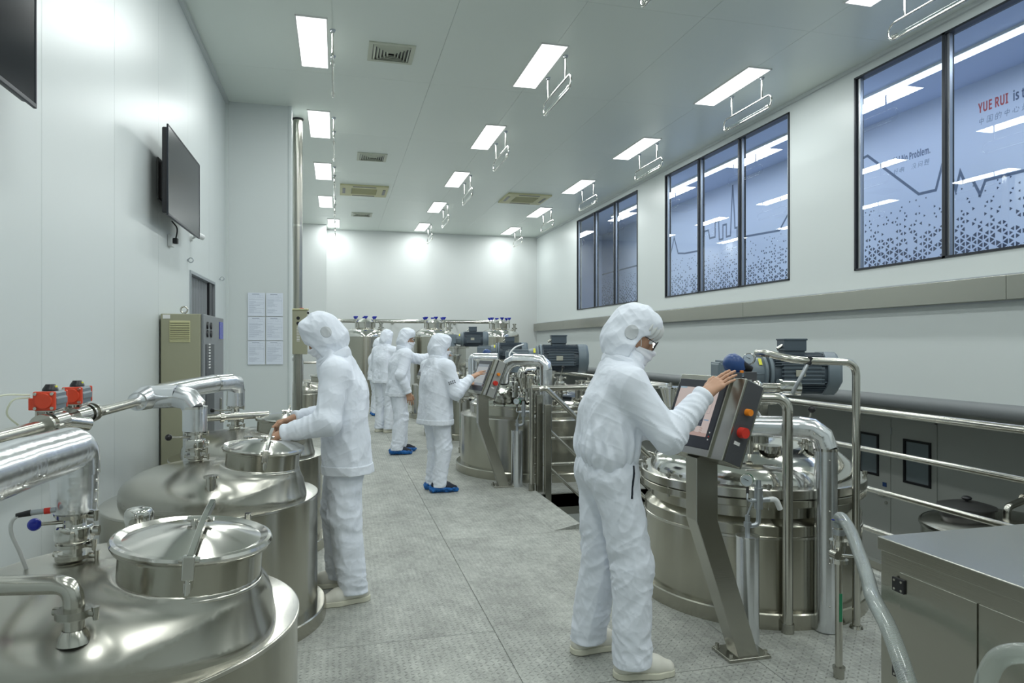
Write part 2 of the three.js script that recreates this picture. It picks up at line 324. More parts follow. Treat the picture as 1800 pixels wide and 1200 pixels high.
{ // left wall in sandwich panels, with the service opening above the cabinet
  const w = struct('wall_left', null), seams = [ZF, -1.9, -0.75, 0.4, 1.55, 2.68, 3.81, 4.94, 6.07, 7.2, 8.35, 9.55, 10.7, 11.85, 13, 14.15, 15.3, 16.45, 17.6, ZB];
  struct('wall_core', [rb(XL - 0.2, XL - 0.008, LOW, CEIL, ZF - 0.2, 7.3), rb(XL - 0.2, XL - 0.008, LOW, CEIL, 8.66, ZB), rb(XL - 0.2, XL - 0.008, LOW, 1.45, 7.3, 8.66), rb(XL - 0.2, XL - 0.008, 2.26, CEIL, 7.3, 8.66)], M.seam, w);
  for (let i = 0; i < seams.length - 1; i++) {
    const a = seams[i] + 0.0015, b = seams[i + 1] - 0.0015, y0 = LOW;
    if (seams[i] === 7.2) struct('wall_panel', [rb(XL - 0.008, XL, y0, 1.45, a, b), rb(XL - 0.008, XL, 2.26, CEIL, a, b), rb(XL - 0.008, XL, 1.45, 2.26, a, 7.3)], M.wall, w);
    else if (seams[i] === 8.35) struct('wall_panel', [rb(XL - 0.008, XL, y0, 1.45, a, b), rb(XL - 0.008, XL, 2.26, CEIL, a, b), rb(XL - 0.008, XL, 1.45, 2.26, 8.66, b)], M.wall, w);
    else struct('wall_panel', rb(XL - 0.008, XL, y0, CEIL, a, b), M.wall, w);
  }
  const o = struct('window_4', null); // service hatch with a roller shutter
  struct('window_frame', [rb(XL - 0.2, XL + 0.012, 1.43, 1.46, 7.28, 8.68), rb(XL - 0.2, XL + 0.012, 2.25, 2.28, 7.28, 8.68), rb(XL - 0.2, XL + 0.012, 1.46, 2.25, 7.28, 7.31), rb(XL - 0.2, XL + 0.012, 1.46, 2.25, 8.65, 8.68)], M.alu, o);
  for (let i = 0; i < 13; i++) struct('shutter_slat', cy(P(XL - 0.075, 1.46, 7.36 + i * 0.086), P(XL - 0.075, 2.25, 7.36 + i * 0.086), 0.044, 0.044, 12), M.greyPaint, o);
  struct('shutter_post', rb(XL - 0.06, XL - 0.01, 1.46, 2.25, 8.42, 8.62), M.black, o);
}
// pier across the left side, and the far corner pier
struct('wall_pier', [rb(XL, -0.60, LOW, CEIL, 9.55, 9.93)], M.wall);
struct('trim_1', [rb(XL, XL + 0.035, 0, CEIL, 9.51, 9.55), cy(P(-0.605, 0, 9.56), P(-0.605, CEIL, 9.56), 0.03, 0.03, 16)], M.wall);
struct('wall_pier_far', [rb(XL, -0.27, LOW, CEIL, 18.72, ZB)], M.wallFar);
struct('wall_back', [rb(XL - 0.2, XLOW + 0.2, LOW, CEIL, ZB, ZB + 0.2)], M.wallFar);
{ const w = struct('wall_front', rb(XL - 0.2, XLOW + 0.2, LOW, CEIL, ZF - 0.2, ZF), M.wall); }
// coves between ceiling and walls
struct('trim_2', [rb(XL, XL + 0.04, CEIL - 0.045, CEIL, ZF, 9.55), rb(XR - 0.035, XR, CEIL - 0.04, CEIL, ZF, ZB)], M.trim);
{ // ceiling panels
  const c = struct('ceiling', null);
  struct('ceiling_core', rb(XL - 0.2, XLOW + 0.2, CEIL + 0.008, CEIL + 0.2, ZF - 0.2, ZB + 0.2), M.ceil, c);
  const xs = [XL, -0.045, 1.1, 2.25, 3.45, 4.65, XR], zs = [ZF, -1.05, 1.3, 3.63, 5.95, 8.28, 10.58, 12.92, 15.2, 17.5, ZB];
  for (let i = 0; i < 6; i++) for (let j = 0; j < 10; j++) struct('ceiling_panel', rb(xs[i] + 0.0016, xs[i + 1] - 0.0016, CEIL, CEIL + 0.008, zs[j] + 0.0016, zs[j + 1] - 0.0016), M.ceil, c);
}
// ---------------------------------------------------------------- right wall: upper storey with three windows, overhang, lower wall with doors
const WIN = [[3.08, 6.60, [4.24, 5.41]], [7.76, 11.26, [8.92, 10.09]], [12.43, 15.93, [13.6, 14.76]]];
{
  const w = struct('wall_right', null), y0 = 2.39, y1 = 4.595;
  struct('wall_panel', [rb(XR, XR + 0.12, 0.92, y0, ZF, ZB), rb(XR, XR + 0.12, y1, CEIL + 0.1, ZF, ZB), rb(XR, XR + 0.12, y0, y1, ZF, WIN[0][0]), rb(XR, XR + 0.12, y0, y1, WIN[0][1], WIN[1][0]), rb(XR, XR + 0.12, y0, y1, WIN[1][1], WIN[2][0]), rb(XR, XR + 0.12, y0, y1, WIN[2][1], ZB)], M.wall, w);
  struct('soffit', [rb(XR + 0.12, XLOW, 0.92, 1.5, ZF, ZB)], M.lowWall, w);
  struct('bottom_moulding', cy(P(XR + 0.02, 0.945, ZF), P(XR + 0.02, 0.945, ZB), 0.075, 0.075, 20), M.greyPaint, w);
  WIN.forEach(([a, b, mull], k) => {
    const g = struct(`window_${k + 1}`, null), x0 = XR - 0.012, x1 = XR + 0.10;
    struct('window_frame', [rb(x0, x1, y0, y0 + 0.022, a, b), rb(x0, x1, y1 - 0.022, y1, a, b), rb(x0, x1, y0, y1, a, a + 0.022), rb(x0, x1, y0, y1, b - 0.022, b)], M.frame, g);
    const e = [a + 0.022, ...mull, b - 0.022];
    for (const m of mull) struct('mullion', rb(x0, x1, y0, y1, m - 0.018, m + 0.018), M.frame, g);
    for (let i = 0; i < e.length - 1; i++) {
      struct('glazing_strip', [rb(XR + 0.015, XR + 0.05, y0 + 0.02, y1 - 0.02, e[i] + 0.01, e[i] + 0.045), rb(XR + 0.015, XR + 0.05, y0 + 0.02, y1 - 0.02, e[i + 1] - 0.045, e[i + 1] - 0.01)], M.alu, g);
      const p = struct('pane', (() => { const q = new THREE.PlaneGeometry(e[i + 1] - e[i] - 0.02, y1 - y0 - 0.03); q.rotateY(-Math.PI / 2); return q.translate(XR + 0.03, (y0 + y1) / 2, -(e[i] + e[i + 1]) / 2); })(), M.glass, g);
    }
  });
  // corridor behind the windows
  const lowr = struct('wall_lower', null);
  struct('wall_panel', [rb(XLOW, XLOW + 0.2, LOW, 1.6, ZF, 7.17), rb(XLOW, XLOW + 0.2, LOW, 1.6, 8.64, ZB), rb(XLOW, XLOW + 0.2, 0.53, 1.6, 7.17, 8.64)], M.lowWall, lowr);
  struct('kick_strip', [rb(XLOW - 0.015, XLOW, LOW, LOW + 0.1, ZF, 7.15), rb(XLOW - 0.015, XLOW, LOW, LOW + 0.1, 8.66, ZB)], M.alu, lowr);
}
{ // printed skyline and triangles on the corridor wall (flat print)
  const XW = 7.2, yb = 1.5, yt = 4.6, z0 = 0, z1 = 18, half = 9;
  const edge = (z) => z < 5.775 ? 3.43 : 0;
  const line1 = [[4.12, 8.9], [4.17, 8.162], [4.19, 8.023], [3.468, 7.154], [3.463, 6.898], [3.80, 6.79], [3.80, 6.74], [3.402, 6.616], [3.605, 6.555], [3.469, 6.494], [3.465, 6.389], [3.279, 6.295], [3.428, 6.23], [3.427, 5.2], [3.6, 4.8], [3.42, 4.4], [3.42, 0]];
  const line2 = [[4.12, 8.9], [3.9, 9.2], [3.95, 9.6], [3.703, 9.75], [3.461, 9.989], [3.52, 11.159], [3.52, 11.24], [3.72, 11.24], [3.72, 11.31], [4.0, 11.33], [4.54, 11.384], [4.0, 11.43], [3.6, 11.46], [3.6, 11.6], [3.84, 11.6], [3.84, 11.72], [3.58, 11.72], [3.58, 11.85], [3.95, 11.87], [3.95, 12.0], [3.66, 12.0], [3.66, 12.2], [3.83, 12.25], [3.83, 12.4], [3.466, 12.45], [3.466, 12.541], [3.49, 13.2], [3.53, 13.5], [3.9, 13.68], [3.53, 13.85], [3.5, 14.6], [3.5, 18]];
  const draw = (za) => canvas(2048, 704, (c, w, h) => {
    const sx = w / half, sy = h / (yt - yb), U = (z) => (za + half - z) * sx, T = (y) => (yt - y) * sy;
    c.fillStyle = 'rgb(206,214,232)'; c.fillRect(0, 0, w, h);
    c.strokeStyle = 'rgb(92,106,132)'; c.lineWidth = 0.035 * sx; c.lineJoin = 'miter';
    for (const L of [line1, line2]) { c.beginPath(); L.forEach(([y, z], i) => i ? c.lineTo(U(z), T(y)) : c.moveTo(U(z), T(y))); c.stroke(); }
    const s = 0.088; c.fillStyle = 'rgb(30,46,78)';
    for (let q = -1; q < half / (s * 0.866) + 1; q++) for (let r = 0; r < 46; r++) {
      const right = (q + r) % 2 === 0, zz = (q + (right ? 1 / 3 : 2 / 3)) * s * 0.866, yc = 1.55 + r * s / 2;
      const k = Math.min(1, Math.max(0, (3.44 - yc) / 1.15)), H = hash(q + (za ? 900 : 0), r, 3);
      if (k <= 0 || H > 0.22 + k * 0.85) continue;
      const rad = s * 0.577 * Math.min(0.93, (0.26 + 0.66 * k) * (0.75 + 0.35 * hash(q, r, 5))), cx = zz * sx, cy2 = T(yc), an = right ? 0 : Math.PI;
      c.beginPath(); for (let j = 0; j < 3; j++) { const a = an + j * TAU / 3; j ? c.lineTo(cx + Math.cos(a) * rad * sx, cy2 + Math.sin(a) * rad * sy) : c.moveTo(cx + Math.cos(a) * rad * sx, cy2 + Math.sin(a) * rad * sy); } c.fill();
    }
    const han = (str, x, y, sz) => { // thin pen strokes in unit squares
      const G = { zhong: [[.2, .3, .8, .3, .8, .6, .2, .6, .2, .3], [.5, .05, .5, .98]], guo: [[.12, .1, .88, .1, .88, .92, .12, .92, .12, .1], [.28, .3, .72, .3], [.5, .3, .5, .76], [.3, .52, .7, .52], [.26, .77, .74, .77], [.6, .6, .68, .68]], de: [[.3, .05, .2, .25], [.1, .28, .42, .28, .42, .9, .1, .9, .1, .28], [.1, .58, .42, .58], [.62, .05, .52, .4], [.58, .25, .9, .25, .86, .85, .74, .95], [.6, .5, .7, .62]], xin: [[.12, .5, .05, .75], [.28, .3, .3, .8, .75, .85, .78, .65], [.45, .15, .55, .35], [.75, .3, .92, .55]], shi: [[.28, .06, .74, .06, .74, .42, .28, .42, .28, .06], [.28, .24, .74, .24], [.08, .52, .92, .52], [.5, .52, .5, .9], [.5, .7, .8, .7], [.28, .62, .1, .96], [.22, .8, .92, .95]], yue: [[.2, .05, .2, .95], [.08, .3, .04, .5], [.3, .22, .36, .36], [.5, .05, .6, .18], [.86, .03, .76, .18], [.48, .25, .88, .25, .88, .5, .48, .5, .48, .25], [.58, .5, .5, .82, .38, .95], [.74, .5, .74, .88, .95, .9, .95, .76]], rui: [[.06, .15, .36, .15], [.21, .15, .21, .85], [.08, .48, .34, .48], [.04, .88, .38, .8], [.52, .08, .52, .3, .9, .3, .9, .08], [.7, .02, .7, .3], [.46, .42, .96, .42], [.52, .55, .52, .96], [.52, .55, .9, .55, .9, .94], [.65, .55, .65, .85], [.78, .55, .78, .85]], hao: [[.25, .05, .12, .55, .35, .9], [.38, .3, .1, .95], [.04, .32, .44, .32], [.54, .12, .88, .12, .7, .34], [.7, .34, .72, .85, .6, .9], [.5, .5, .95, .5]], a: [[.06, .3, .26, .3, .26, .7, .06, .7, .06, .3], [.38, .1, .38, .95], [.38, .12, .52, .12, .46, .45, .54, .6], [.58, .18, .94, .18], [.9, .18, .9, .92], [.62, .36, .78, .36, .78, .66, .62, .66, .62, .36]], mei: [[.1, .12, .2, .22], [.06, .4, .16, .5], [.06, .92, .24, .66], [.42, .1, .38, .4], [.42, .1, .72, .1, .74, .36, .88, .38], [.36, .52, .84, .52, .4, .95], [.5, .62, .94, .95]], wen: [[.16, .05, .24, .18], [.14, .22, .14, .95], [.34, .12, .88, .12, .88, .9, .78, .92], [.34, .42, .68, .42, .68, .7, .34, .7, .34, .42]], ti: [[.14, .06, .46, .06, .46, .36, .14, .36, .14, .06], [.14, .2, .46, .2], [.06, .45, .54, .45], [.3, .45, .3, .8], [.2, .6, .08, .92], [.12, .8, .94, .94], [.58, .08, .94, .08], [.64, .22, .64, .66], [.64, .22, .9, .22, .9, .66], [.76, .3, .74, .6, .6, .78], [.8, .66, .92, .78]] };
      c.strokeStyle = 'rgb(96,112,142)'; c.lineWidth = sz * 0.055;
      str.forEach((n, i) => { for (const s2 of G[n] ?? []) { c.beginPath(); for (let j = 0; j < s2.length; j += 2) { const X = x + (i * 1.22 + s2[j] - (s2[j + 1] - .5) * .12) * sz, Y = y + s2[j + 1] * sz; j ? c.lineTo(X, Y) : c.moveTo(X, Y); } c.stroke(); } });
    };
    const text = (t, z, y, hgt, col, sq = 0.78) => { c.save(); c.translate(U(z), T(y)); c.scale(sq, 1); c.fillStyle = col; c.font = `bold ${Math.round(hgt * sy * 1.36)}px sans-serif`; c.fillText(t, 0, 0); const wd = c.measureText(t).width * sq; c.restore(); return wd / sx; };
    if (!za) {
      const n = text('YUE RUI', 6.32, 4.225, 0.112, 'rgb(182,62,66)', 0.62);
      text('is the future.', 6.32 - n - 0.05, 4.225, 0.112, 'rgb(70,84,116)', 0.62);
      han(['zhong', 'guo', 'de', 'zhong', 'xin', 'shi', 'yue', 'rui'], U(6.32), T(4.165), 0.085 * sy);
      text('Oh! No Problem.', 7.58, 3.945, 0.092, 'rgb(84,98,130)', 0.62);
      han(['hao', 'a', 'x', 'mei', 'wen', 'ti'], U(7.56), T(3.885), 0.08 * sy);
    }
  });
  const cw = struct('wall_corridor', null);
  for (const za of [0, 9]) {
    const t = draw(za); t.anisotropy = 8;
    const g = new THREE.PlaneGeometry(half, yt - yb); g.rotateY(-Math.PI / 2); g.translate(XW, (yt + yb) / 2, -(za + half / 2));
    struct('printed_panel', g, std({ map: t, roughness: 0.65 }), cw);
  }
  struct('wall_core', [rb(XW + 0.002, XLOW, 1.5, CEIL, ZF, ZB), rb(XR + 0.12, XW, 1.5, CEIL, 17.9, 18.0), rb(XR + 0.12, XW, 1.5, CEIL, -1.0, -0.9)], M.corridor, cw);
  struct('wall_panel', rb(XW - 0.004, XW + 0.002, 1.5, CEIL, -0.9, 0), M.corridor, cw);
  struct('corridor_ceiling', rb(XR + 0.12, XW, 4.6, 4.7, -0.9, 17.9), M.corridorCeil, cw);
  struct('corridor_floor', rb(XR + 0.12, XW, 1.5, 1.52, -0.9, 17.9), M.corridorCeil, cw);
}
{ // continuous strip lamp along the corridor ceiling
  const L = thing('strip_light', 'continuous white strip light along the corridor ceiling behind the windows', 'light', [6.36, 4.6, 8.3]);
  const len = 13.6;
  part(L, 'housing', bo(0.15, 0.03, len, 0, -0.0155, 0), M.white);
  part(L, 'diffuser', bo(0.12, 0.012, len - 0.02, 0, -0.036, 0), std({ color: lin(0.9, 0.9, 0.9), emissive: lin(0.9, 0.96, 1), emissiveIntensity: 3.2, roughness: 0.6 }));
  for (let i = 0; i < 4; i++) { const a = new THREE.RectAreaLight(COOL, CORRIDOR_LIGHT, 0.12, len / 4 - 0.02); a.position.set(0, -0.045, (i - 1.5) * len / 4); a.rotation.x = -Math.PI / 2; L.add(a); }
}
{ // lower doors
  const leaf = (n, za, zb, handleZ) => {
    const g = struct(`door_${n}`, null), wz0 = za + (zb - za) * 0.33, wz1 = za + (zb - za) * 0.86 - 0.02, [a, b] = [Math.min(wz0, wz1), Math.max(wz0, wz1)], lo = Math.min(za, zb), hi = Math.max(za, zb);
    struct('leaf', [rb(XLOW + 0.01, XLOW + 0.05, LOW + 0.02, -0.31, lo, hi), rb(XLOW + 0.01, XLOW + 0.05, 0.245, 0.51, lo, hi), rb(XLOW + 0.01, XLOW + 0.05, -0.31, 0.245, lo, a), rb(XLOW + 0.01, XLOW + 0.05, -0.31, 0.245, b, hi)], M.lowWall, g);
    struct('window_frame', [rb(XLOW - 0.006, XLOW + 0.05, -0.33, -0.30, a - 0.02, b + 0.02), rb(XLOW - 0.006, XLOW + 0.05, 0.235, 0.265, a - 0.02, b + 0.02), rb(XLOW - 0.006, XLOW + 0.05, -0.30, 0.235, a - 0.02, a + 0.012), rb(XLOW - 0.006, XLOW + 0.05, -0.30, 0.235, b - 0.012, b + 0.02)], M.black, g);
    struct('pane', rb(XLOW + 0.015, XLOW + 0.02, -0.30, 0.235, a, b), std({ color: lin(0.22, 0.26, 0.28), roughness: 0.15 }), g);
    struct('hinge', [0.3, -1.2].map((y) => cy(P(XLOW + 0.0, y, handleZ > (lo + hi) / 2 ? lo + 0.01 : hi - 0.01), P(XLOW + 0.0, y + 0.09, handleZ > (lo + hi) / 2 ? lo + 0.01 : hi - 0.01), 0.009, 0.009, 10)), M.alu, g);
    return g;
  };
  const d1 = leaf(1, 7.93, 8.62, 8.04);
  struct('handle', [cy(P(XLOW + 0.01, -0.585, 8.0), P(XLOW - 0.05, -0.585, 8.0), 0.012), cy(P(XLOW - 0.05, -0.585, 7.99), P(XLOW - 0.05, -0.575, 8.13), 0.01), cy(P(XLOW + 0.01, -0.68, 8.0), P(XLOW - 0.012, -0.68, 8.0), 0.022)], M.steel, d1);
  struct('blue_sign', rb(XLOW + 0.004, XLOW + 0.01, -0.46, -0.40, 8.0, 8.07), M.lampBlue, d1);
  leaf(2, 7.92, 7.19, 7.24);
  struct('trim_3', [rb(XLOW - 0.012, XLOW + 0.05, LOW, 0.53, 7.15, 7.185), rb(XLOW - 0.012, XLOW + 0.05, LOW, 0.53, 8.625, 8.66), rb(XLOW - 0.012, XLOW + 0.05, 0.515, 0.55, 7.15, 8.66)], M.lowWall);
}
{ // stainless cable trunking along the right wall
  const t = thing('cable_trunking', 'long stainless steel trunking box running along the right wall below the windows', 'trunking', [XR, 0, 0]);
  const z = [0.68, 4.68, 8.65, 12.65, 16.65, 19.38];
  for (let i = 0; i < 5; i++) part(t, 'cover', bx(0.115, 0.215, z[i + 1] - z[i] - 0.003, -0.06, 2.045, -(z[i] + z[i + 1]) / 2, 0.006), M.satin);
  part(t, 'back_flange', [bo(0.006, 0.25, 18.7, -0.006, 2.05, -10.03)], M.alu);
}
// ---------------------------------------------------------------- ceiling lights, lamps on rods, grilles, air units
{
  const glow = std({ color: lin(0.9, 0.9, 0.9), emissive: ROOM_WHITE, emissiveIntensity: PANEL_GLOW, roughness: 0.6 });
  let proto, lamp;
  const mk = () => {
    const t = thing('ceiling_light', '', 'light', [0, CEIL, 0]);
    part(t, 'frame', [bo(0.012, 0.012, 1.25, -0.147, -0.006, 0), bo(0.012, 0.012, 1.25, 0.147, -0.006, 0), bo(0.30, 0.012, 0.014, 0, -0.006, 0.618), bo(0.30, 0.012, 0.014, 0, -0.006, -0.618)], M.white);
    part(t, 'diffuser', bo(0.282, 0.008, 1.222, 0, -0.004, 0), glow);
    const a = new THREE.RectAreaLight(ROOM_WHITE, PANEL_LIGHT, 0.28, 1.22); a.position.set(0, -0.013, 0); a.rotation.x = -Math.PI / 2; t.add(a);
    return t;
  };
  const mkLamp = () => {
    const t = thing('germicidal_lamp', '', 'lamp', [0, CEIL, 0]);
    for (const z of [-0.32, 0.32]) { const r = part(t, 'hanging_rod', cy(v(0, 0, z), v(0, -0.245, z), 0.009, 0.009, 10), M.polish); part(r, 'ceiling_cup', cy(v(0, 0, z), v(0, -0.022, z), 0.03, 0.022, 16), M.alu); }
    const arc = []; for (let i = 0; i <= 12; i++) { const a = Math.PI / 2 + i / 12 * Math.PI; arc.push(v(0, -0.33 + 0.075 * Math.sin(a), -0.43 + 0.075 * Math.cos(a))); }
    const arc2 = arc.map((p) => v(p.x, p.y, -p.z)).reverse();
    part(t, 'loop_frame', sweep([...arc2, ...arc, arc2[0]].reverse(), 0.0105, 10), M.polish);
    part(t, 'tube', cy(v(0, -0.380, -0.42), v(0, -0.380, 0.42), 0.0125, 0.0125, 14), M.clear);
    for (const k of [-1, 1]) part(t, 'tube_socket', cy(v(0, -0.380, k * 0.455), v(0, -0.380, k * 0.41), 0.019), M.polish);
    return t;
  };
  [['left', -0.24], ['middle', 2.235], ['right', 4.70]].forEach(([row, x]) => {
    for (let k = -3; k < 5; k++) {
      const z = 7.49 + 2.745 * k, out = k < 0;
      if (k >= -2 || x < 5) {
        const o = proto ? proto.clone() : (proto = mk());
        if (o !== proto) { o.name = num('ceiling_light'); scene.add(o); }
        o.position.copy(P(row === 'left' && k === 4 ? -0.08 : x, CEIL, z));
        o.userData = { label: out ? `recessed ceiling light panel overhead, ${['first', 'second', 'third'][-k - 1]} behind the frame in the ${row} row` : `white glowing ceiling light panel, ${nth[k]} of the ${row} row${k === 4 ? ', by the back wall' : ''}`, category: 'light', group: 'recessed light panels in three ceiling rows' };
      }
      if (k >= -1) {
        const o = lamp ? lamp.clone() : (lamp = mkLamp());
        if (o !== lamp) { o.name = num('germicidal_lamp'); scene.add(o); }
        o.position.copy(P(x + 0.2 - (row === 'right' ? 0.005 : 0), CEIL, z - 0.05));
        o.userData = { label: k < 0 ? `chrome loop lamp on two rods, cut by the top edge above the ${row} row` : `chrome loop lamp hung on two rods beside the ${nth[k]} light of the ${row} row`, category: 'lamp', group: 'tube lamps hung from the ceiling' };
      }
    }
  });
  const grille = (x, z, label) => {
    const t = thing('ceiling_vent', label, 'vent', [x, CEIL, z], 0, 'square louvred ceiling vents');
    part(t, 'frame', [bo(0.49, 0.012, 0.045, 0, -0.006, 0.2225), bo(0.49, 0.012, 0.045, 0, -0.006, -0.2225), bo(0.045, 0.012, 0.40, 0.2225, -0.006, 0), bo(0.045, 0.012, 0.40, -0.2225, -0.006, 0)], M.grille);
    part(t, 'dark_throat', bo(0.40, 0.004, 0.40, 0, -0.002, 0), M.black);
    for (let i = 0; i < 5; i++) {
      const s = 0.385 - i * 0.07, o = [];
      for (const k of [0, 1, 2, 3]) { const g = bo(s, 0.004, 0.030, 0, 0, 0); g.rotateX(-0.85); g.translate(0, -0.012, s / 2 - 0.010); g.rotateY(k * Math.PI / 2); o.push(boxUV(g)); }
      part(t, 'louvre', o, M.grille);
    }
    return t;
  };
  grille(0.573, 7.52, 'square louvred ceiling vent between the left and middle nearest lights');
  grille(0.576, 11.78, 'square louvred ceiling vent in the middle distance, second of three');
  grille(0.59, 17.05, 'small far louvred ceiling vent near the back wall');
  const cas = (x, z, label) => {
    const t = thing('air_conditioner', label, 'air conditioner', [x, CEIL, z], 0, 'ceiling cassette air conditioners');
    part(t, 'cover_panel', [bo(0.95, 0.03, 0.22, 0, -0.015, 0.365), bo(0.95, 0.03, 0.22, 0, -0.015, -0.365), bo(0.22, 0.03, 0.51, 0.365, -0.015, 0), bo(0.22, 0.03, 0.51, -0.365, -0.015, 0)], M.cream);
    const gr = part(t, 'intake_grille', bo(0.50, 0.02, 0.50, 0, -0.012, 0), M.cabinet);
    part(gr, 'grille_bar', [-4, -3, -2, -1, 0, 1, 2, 3, 4].map((i) => bo(0.49, 0.008, 0.012, 0, -0.026, i * 0.055)), M.cream);
    for (const [dx, dz, w, d] of [[0, 0.40, 0.46, 0.055], [0, -0.40, 0.46, 0.055], [0.40, 0, 0.055, 0.46], [-0.40, 0, 0.055, 0.46]]) part(t, 'outlet_slot', bo(w, 0.004, d, dx, -0.0325, dz), M.black);
  };
  cas(0.54, 14.36, 'left ceiling cassette air conditioner with square intake grille');
  cas(3.95, 14.3, 'right ceiling cassette air conditioner with square intake grille');
}
// ---------------------------------------------------------------- shared fittings (each builder returns geometry lists at a place)
const clampGeo = (a, b, r) => { // tri-clamp ring between two points, with its wing nut
  const d = b.clone().sub(a).normalize(), s = Math.abs(d.y) > 0.7 ? v(1, 0, 0.35).normalize() : new V3().crossVectors(d, v(0, 1, 0)).normalize(), m = a.clone().add(b).multiplyScalar(0.5);
  const o = m.clone().addScaledVector(s, r * 1.0);
  return [cy(a, b, r, r, 24), cy(m.clone().addScaledVector(s, r * 0.9), m.clone().addScaledVector(s, r * 1.35), 0.009, 0.009, 10), cy(o.clone().addScaledVector(s, r * 0.38).addScaledVector(d, -0.016), o.clone().addScaledVector(s, r * 0.38).addScaledVector(d, 0.016), 0.006, 0.009, 10), cy(m.clone().addScaledVector(s, -r * 0.9), m.clone().addScaledVector(s, -r * 1.25), 0.010, 0.010, 10)];
};
// vertical hand valve: body, clamps, lever with a ball; base at y0, top at y1
function valve(name, label, pos, h, r, ballMat, dir, group, lever = 0.13) {
  const t = thing(name, label, 'valve', pos, 0, group);
  part(t, 'valve_body', [cy(v(0, 0, 0), v(0, h, 0), r, r, 24), la([[0.001, h * 0.52], [r * 1.55, h * 0.52], [r * 1.7, h * 0.56], [r * 1.7, h * 0.74], [r * 1.55, h * 0.78], [0.001, h * 0.78]], 24), cy(v(r * 1.2, h * 0.66, 0), v(r * 2.15, h * 0.66, 0), r * 0.5, r * 0.5, 16)], M.polish);
  part(t, 'clamp', clampGeo(v(0, h * 0.26, 0), v(0, h * 0.32, 0), r * 1.65), M.steel);
  part(t, 'clamp', clampGeo(v(0, h * 0.43, 0), v(0, h * 0.485, 0), r * 1.45), M.steel);
  part(t, 'clamp', clampGeo(v(0, h * 0.90, 0), v(0, h * 0.96, 0), r * 1.6), M.steel);
  const d = v(...dir).normalize(), L = part(t, 'lever', cy(v(0, h * 0.83, 0), d.clone().multiplyScalar(lever).setY(h * 0.83 + d.y * lever), 0.006, 0.006, 12), M.steel);
  const e = d.clone().multiplyScalar(lever + 0.012); part(L, 'ball_knob', sph(e.x, h * 0.83 + d.y * lever, e.z, 0.0185), ballMat);
  return t;
}
const rivets = (pts) => pts.map((p) => sph(p[0], p[1], p[2], 0.0045, 1, 1, 1, 8, 6));
